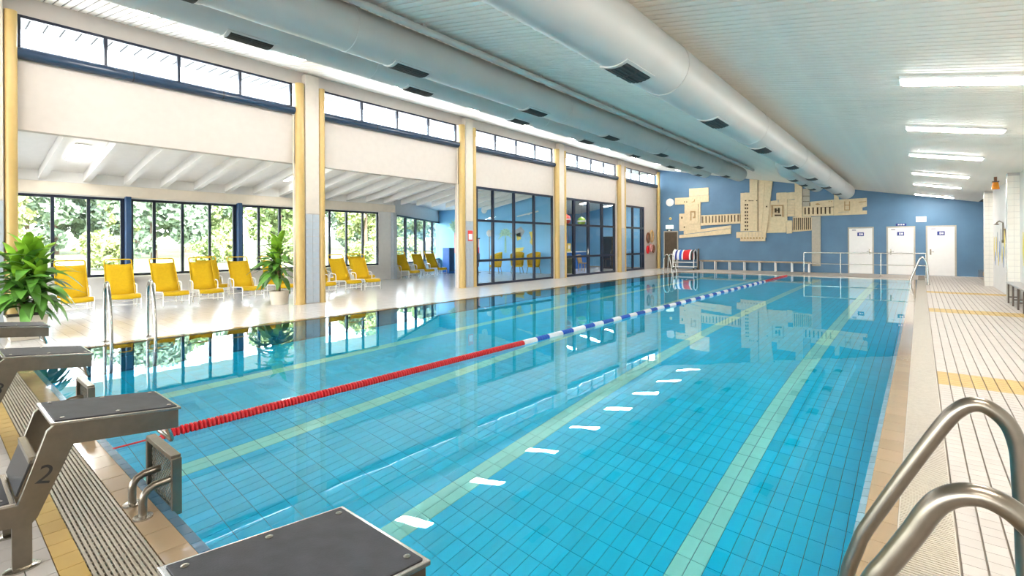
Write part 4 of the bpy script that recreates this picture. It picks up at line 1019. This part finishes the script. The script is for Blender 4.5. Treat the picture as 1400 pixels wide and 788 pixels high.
MB().lathe([(.2, 0), (.2, .04)], 16, (-18.4, 19.2, 0)).build('base', 'steel', t); MB().box(-18.55, -18.25, 19.19, 19.21, .9, 1.35).build('lower_panel', 'red', t); MB().box(-18.55, -18.25, 19.19, 19.21, 1.35, 1.8).build('upper_panel', 'mural_pink', t); MB().box(-18.6, -18.2, 19.18, 19.22, 1.8, 1.86).build('top_bar', 'black', t); MB().tube([(-18.4, 19.22, 0), (-18.4, 19.22, 1.8)], .015, 8).build('pole', 'steel', t)
t = empty('blue_cabinet', (-19.6, 17.6, 0), 'narrow blue cabinet at the end of the lounge', 'cabinet')
MB().box(-19.5, -19.0, 17.7, 18.1, 0, 1.35).build('body', 'counter_blue', t, bevel=.01); MB().box(-19.0, -18.985, 17.73, 18.07, .1, 1.3).build('door', 'frame_blue', t)
t = empty('wall_light', (-15.4, 20.45, 3.3), 'slim white wall light on the light blue wall', 'lamp')
MB().bar((-16.6, 20.42, 3.0), (-15.2, 20.42, 3.22), .06, .06).build('tube', 'white_metal', t); MB().box(-15.9, -15.8, 20.42, 20.5, 3.06, 3.14).build('bracket', 'white_metal', t)
# office room behind the second door
t = empty('counter', (-16, 24, 0), 'blue counter in the room behind the glass door with red notices', 'counter')
MB().box(-16.6, -16.0, 21.6, 26.5, 0, 1.0).build('body', 'counter_blue', t, bevel=.01); MB().box(-16.7, -15.9, 21.5, 26.6, 1.0, 1.05).build('top', 'sign_white', t)
t = empty('waste_bin', (-14.0, 21.5, 0), 'dark green tapered waste bin behind the glass door', 'bin')
MB().lathe([(.17, 0), (.22, .70), (.24, .72)], 20, (-14.0, 21.5, 0)).build('body', 'bin_green', t, smooth=50); MB().lathe([(.245, .72), (.22, .78), (.08, .82)], 20, (-14.0, 21.5, 0)).build('lid', 'bin_green', t, smooth=50)
t = empty('wooden_chair', (-14.3, 23.4, 0), 'light wooden chair behind the glass door', 'chair')
MB().box(-14.55, -14.1, 23.2, 23.6, .43, .47).build('seat', 'wood', t); MB().prism([Vector((-14.55, 23.2, .47)), Vector((-14.5, 23.2, .47)), Vector((-14.62, 23.2, .92)), Vector((-14.66, 23.2, .92))], (0, .4, 0)).build('backrest', 'wood', t)
for sx in (-14.53, -14.12):
    for sy in (23.22, 23.58): MB().box(sx-.015, sx+.015, sy-.015, sy+.015, 0, .43).build('leg', 'wood', t)
for i, (y, z, w, h, m, lab) in enumerate(((21.05, 1.55, .35, .5, 'sign_red', 'red notice hung highest near the door handle'), (22.1, 1.98, .3, .25, 'sign_red', 'small red notice above the white one'), (22.55, 1.30, .25, .35, 'sign_red', 'red notice near the white board edge'), (23.1, 1.6, .6, .8, 'mint', 'mint green notice board'), (21.65, 1.95, .5, .7, 'sign_white', 'white notice sheet'), (24.6, 1.7, .35, .6, 'sign_red', 'red notice near the yellow sheet'), (25.0, 1.3, .4, .5, 'mural_yellow', 'yellow notice sheet'))):
    t = empty('notice_board', (-16.3, y, z), lab+' behind the second glass door', 'notice board', 'notices behind the glass door')
    MB().box(-16.34, -16.30, y-w/2, y+w/2, z-h/2, z+h/2).build('panel', m, t); MB().box(-16.295, -16.29, y-w/4, y+w/4, z-h/6, z+h/4).build('print', 'sign_white' if m != 'sign_white' else 'grey_plastic', t); MB().bar((-16.32, y, z+h/2), (-16.32, y, 3.55), .01, .01).build('hanger', 'steel', t)
for i, (y, z, r, m, lab) in enumerate(((20.9, 2.75, .22, 'red', 'red swim float hanging high behind the second glass door'), (22.4, 2.85, .28, 'sign_red', 'large red and white swim float hanging behind the second glass door'), (21.6, 2.72, .18, 'mural_yellow', 'yellow swim float hanging behind the second glass door'), (24.0, 2.8, .25, 'leaf_young', 'green hanging float behind the second glass door'))):
    t = empty('swim_float', (-14.8, y, z), lab, 'swim float', 'floats hanging behind the glass door')
    MB().lathe([(.04, -r), (r*.8, -r*.6), (r, 0), (r*.8, r*.6), (.04, r)], 14, (-14.8, y, z)).build('body', m, t, smooth=60); MB().tube([(-14.8, y, z+r), (-14.8, y, lz(-14.8))], .006, 6).build('cord', 'steel', t)
    MB().lathe([(r*1.01, -.04), (r*1.02, .0), (r*1.01, .04)], 14, (-14.8, y, z)).build('band', 'sign_white', t, smooth=60)
t = empty('vending_cabinet', (-14.6, 27.0, 0), 'tall dark cabinet behind the narrow glass door', 'cabinet')
MB().box(-15.0, -14.2, 26.6, 27.4, 0, 1.95).build('body', 'dark_panel', t, bevel=.01); MB().box(-14.2, -14.185, 26.7, 27.3, .9, 1.8).build('window', 'black', t); MB().box(-14.185, -14.18, 26.75, 27.1, 1.3, 1.4).build('label_strip', 'sign_white', t)
# prohibition notice on the column, small plates
t = empty('prohibition_sign', (-12.29, 12.52, 1.85), 'small red and white notice on the pillar by the glass doors', 'sign')
MB().box(-12.298, -12.29, 12.36, 12.60, 1.65, 2.02).build('plate', 'sign_red', t); MB().box(-12.29, -12.288, 12.39, 12.57, 1.70, 1.90).build('print', 'sign_white', t)

# ------------------------------------------------------------------ outdoors
b = MB(); b.v = [(-13, -60, -.65), (-13, 90, -.65), (-24.5, 90, -.15), (-24.5, -60, -.15), (-60, 90, .75), (-60, -60, .75), (-140, 90, 4), (-140, -60, 4)]
b.f = [(0,1,2,3), (3,2,4,5), (5,4,6,7)]
o = struct('ground_lawn', b, 'lawn'); tag(o, 'sunlit pale lawn outside the lounge windows')
def crown(n, rx, rz, seed, m, size):
    rnd = random.Random(seed); mb = MB(); cl = []
    for i in range(26):
        a = rnd.uniform(0, 6.28); u = rnd.uniform(-1, 1); r = rnd.uniform(.45, .95); q = math.sqrt(1-u*u)
        cl.append(Vector((math.cos(a)*q*rx*r, math.sin(a)*q*rx*r, u*rz*r)))
    for i in range(n):
        c0 = cl[rnd.randrange(26)]; a = rnd.uniform(0, 6.28); u = rnd.uniform(-1, 1); q = math.sqrt(1-u*u); r = rx*.34*rnd.uniform(.75, 1.0)
        p = c0+Vector((math.cos(a)*q*r, math.sin(a)*q*r, u*r*.85)); s = size*rnd.uniform(.6, 1.2)
        e1 = Vector((rnd.uniform(-1,1), rnd.uniform(-1,1), rnd.uniform(-1,1))).normalized(); e2 = e1.cross(Vector((rnd.uniform(-1,1), rnd.uniform(-1,1), rnd.uniform(-1,1)))).normalized()
        k = len(mb.v); mb.v += [tuple(p-e1*s), tuple(p+e2*s*.6), tuple(p+e1*s), tuple(p-e2*s*.6)]; mb.f.append((k, k+1, k+2, k+3))
    me = bpy.data.meshes.new('foliage'); me.from_pydata(mb.v, [], mb.f); me.materials.append(MATS[m]); return me
CR = [crown(5200, 3.4, 4.2, 1, 'tree_leaf', .30), crown(5200, 3.0, 4.8, 2, 'tree_leaf_pale', .28), crown(5200, 3.8, 4.0, 3, 'tree_leaf_dark', .32)]
SH = [crown(1500, 1.1, .9, 4, 'tree_leaf_pale', .14), crown(1500, .9, 1.1, 5, 'tree_leaf', .13)]
tm = MB().tube([(0, 0, -.5), (.1, .05, 2.5), (0, 0, 5)], [.28, .22, .12], 10).mesh('trunk', 'bark', 60)
sm = MB().tube([(0, 0, -.3), (.03, 0, .4), (0, 0, .9)], [.06, .05, .03], 8).mesh('stem', 'bark', 60)
def gz(x): return -.15+(-24.5-x)/35.5*.9 if x > -60 else .75+(-60-x)/80*3.25
rnd = random.Random(11)
kinds = ['mid green leafy tree beyond the lawn', 'pale green leafy tree beyond the lawn', 'dark green leafy tree beyond the lawn']
for i in range(36):
    row, n = divmod(i, 9)
    y = -8+n*10.4+(row*5.4 % 10.4)+rnd.uniform(-.2, .2); x = -50-row*10.4; k = (i+row) % 3; s = .98+.03*row
    t = empty('tree', (x, y, gz(x)), kinds[k], 'tree', 'trees beyond the lawn'+(', '+kinds[k].split()[0]))
    o = place('foliage', CR[k], (x, y, gz(x)+4.6*s), t, rz=rnd.uniform(0, 6), scale=(s, s, s)); o['kind'] = 'stuff'
    place('trunk', tm, (x, y, gz(x)), t, rz=rnd.uniform(0, 6), scale=(s, s, s))
for i in range(16):
    y = 0+i*3.6+rnd.uniform(-.2, .2); x = -33-(i*5 % 3)*3.6; k = i % 2; s = rnd.uniform(.8, 1.25)
    t = empty('shrub', (x, y, gz(x)), ['rounded pale green shrub on the lawn', 'upright mid green shrub on the lawn'][k], 'shrub', ['pale shrubs on the lawn', 'green shrubs on the lawn'][k])
    o = place('foliage', SH[k], (x, y, gz(x)+.95*s), t, rz=rnd.uniform(0, 6), scale=(s, s, s)); o['kind'] = 'stuff'
    place('stem', sm, (x, y, gz(x)), t, scale=(s, s, s))
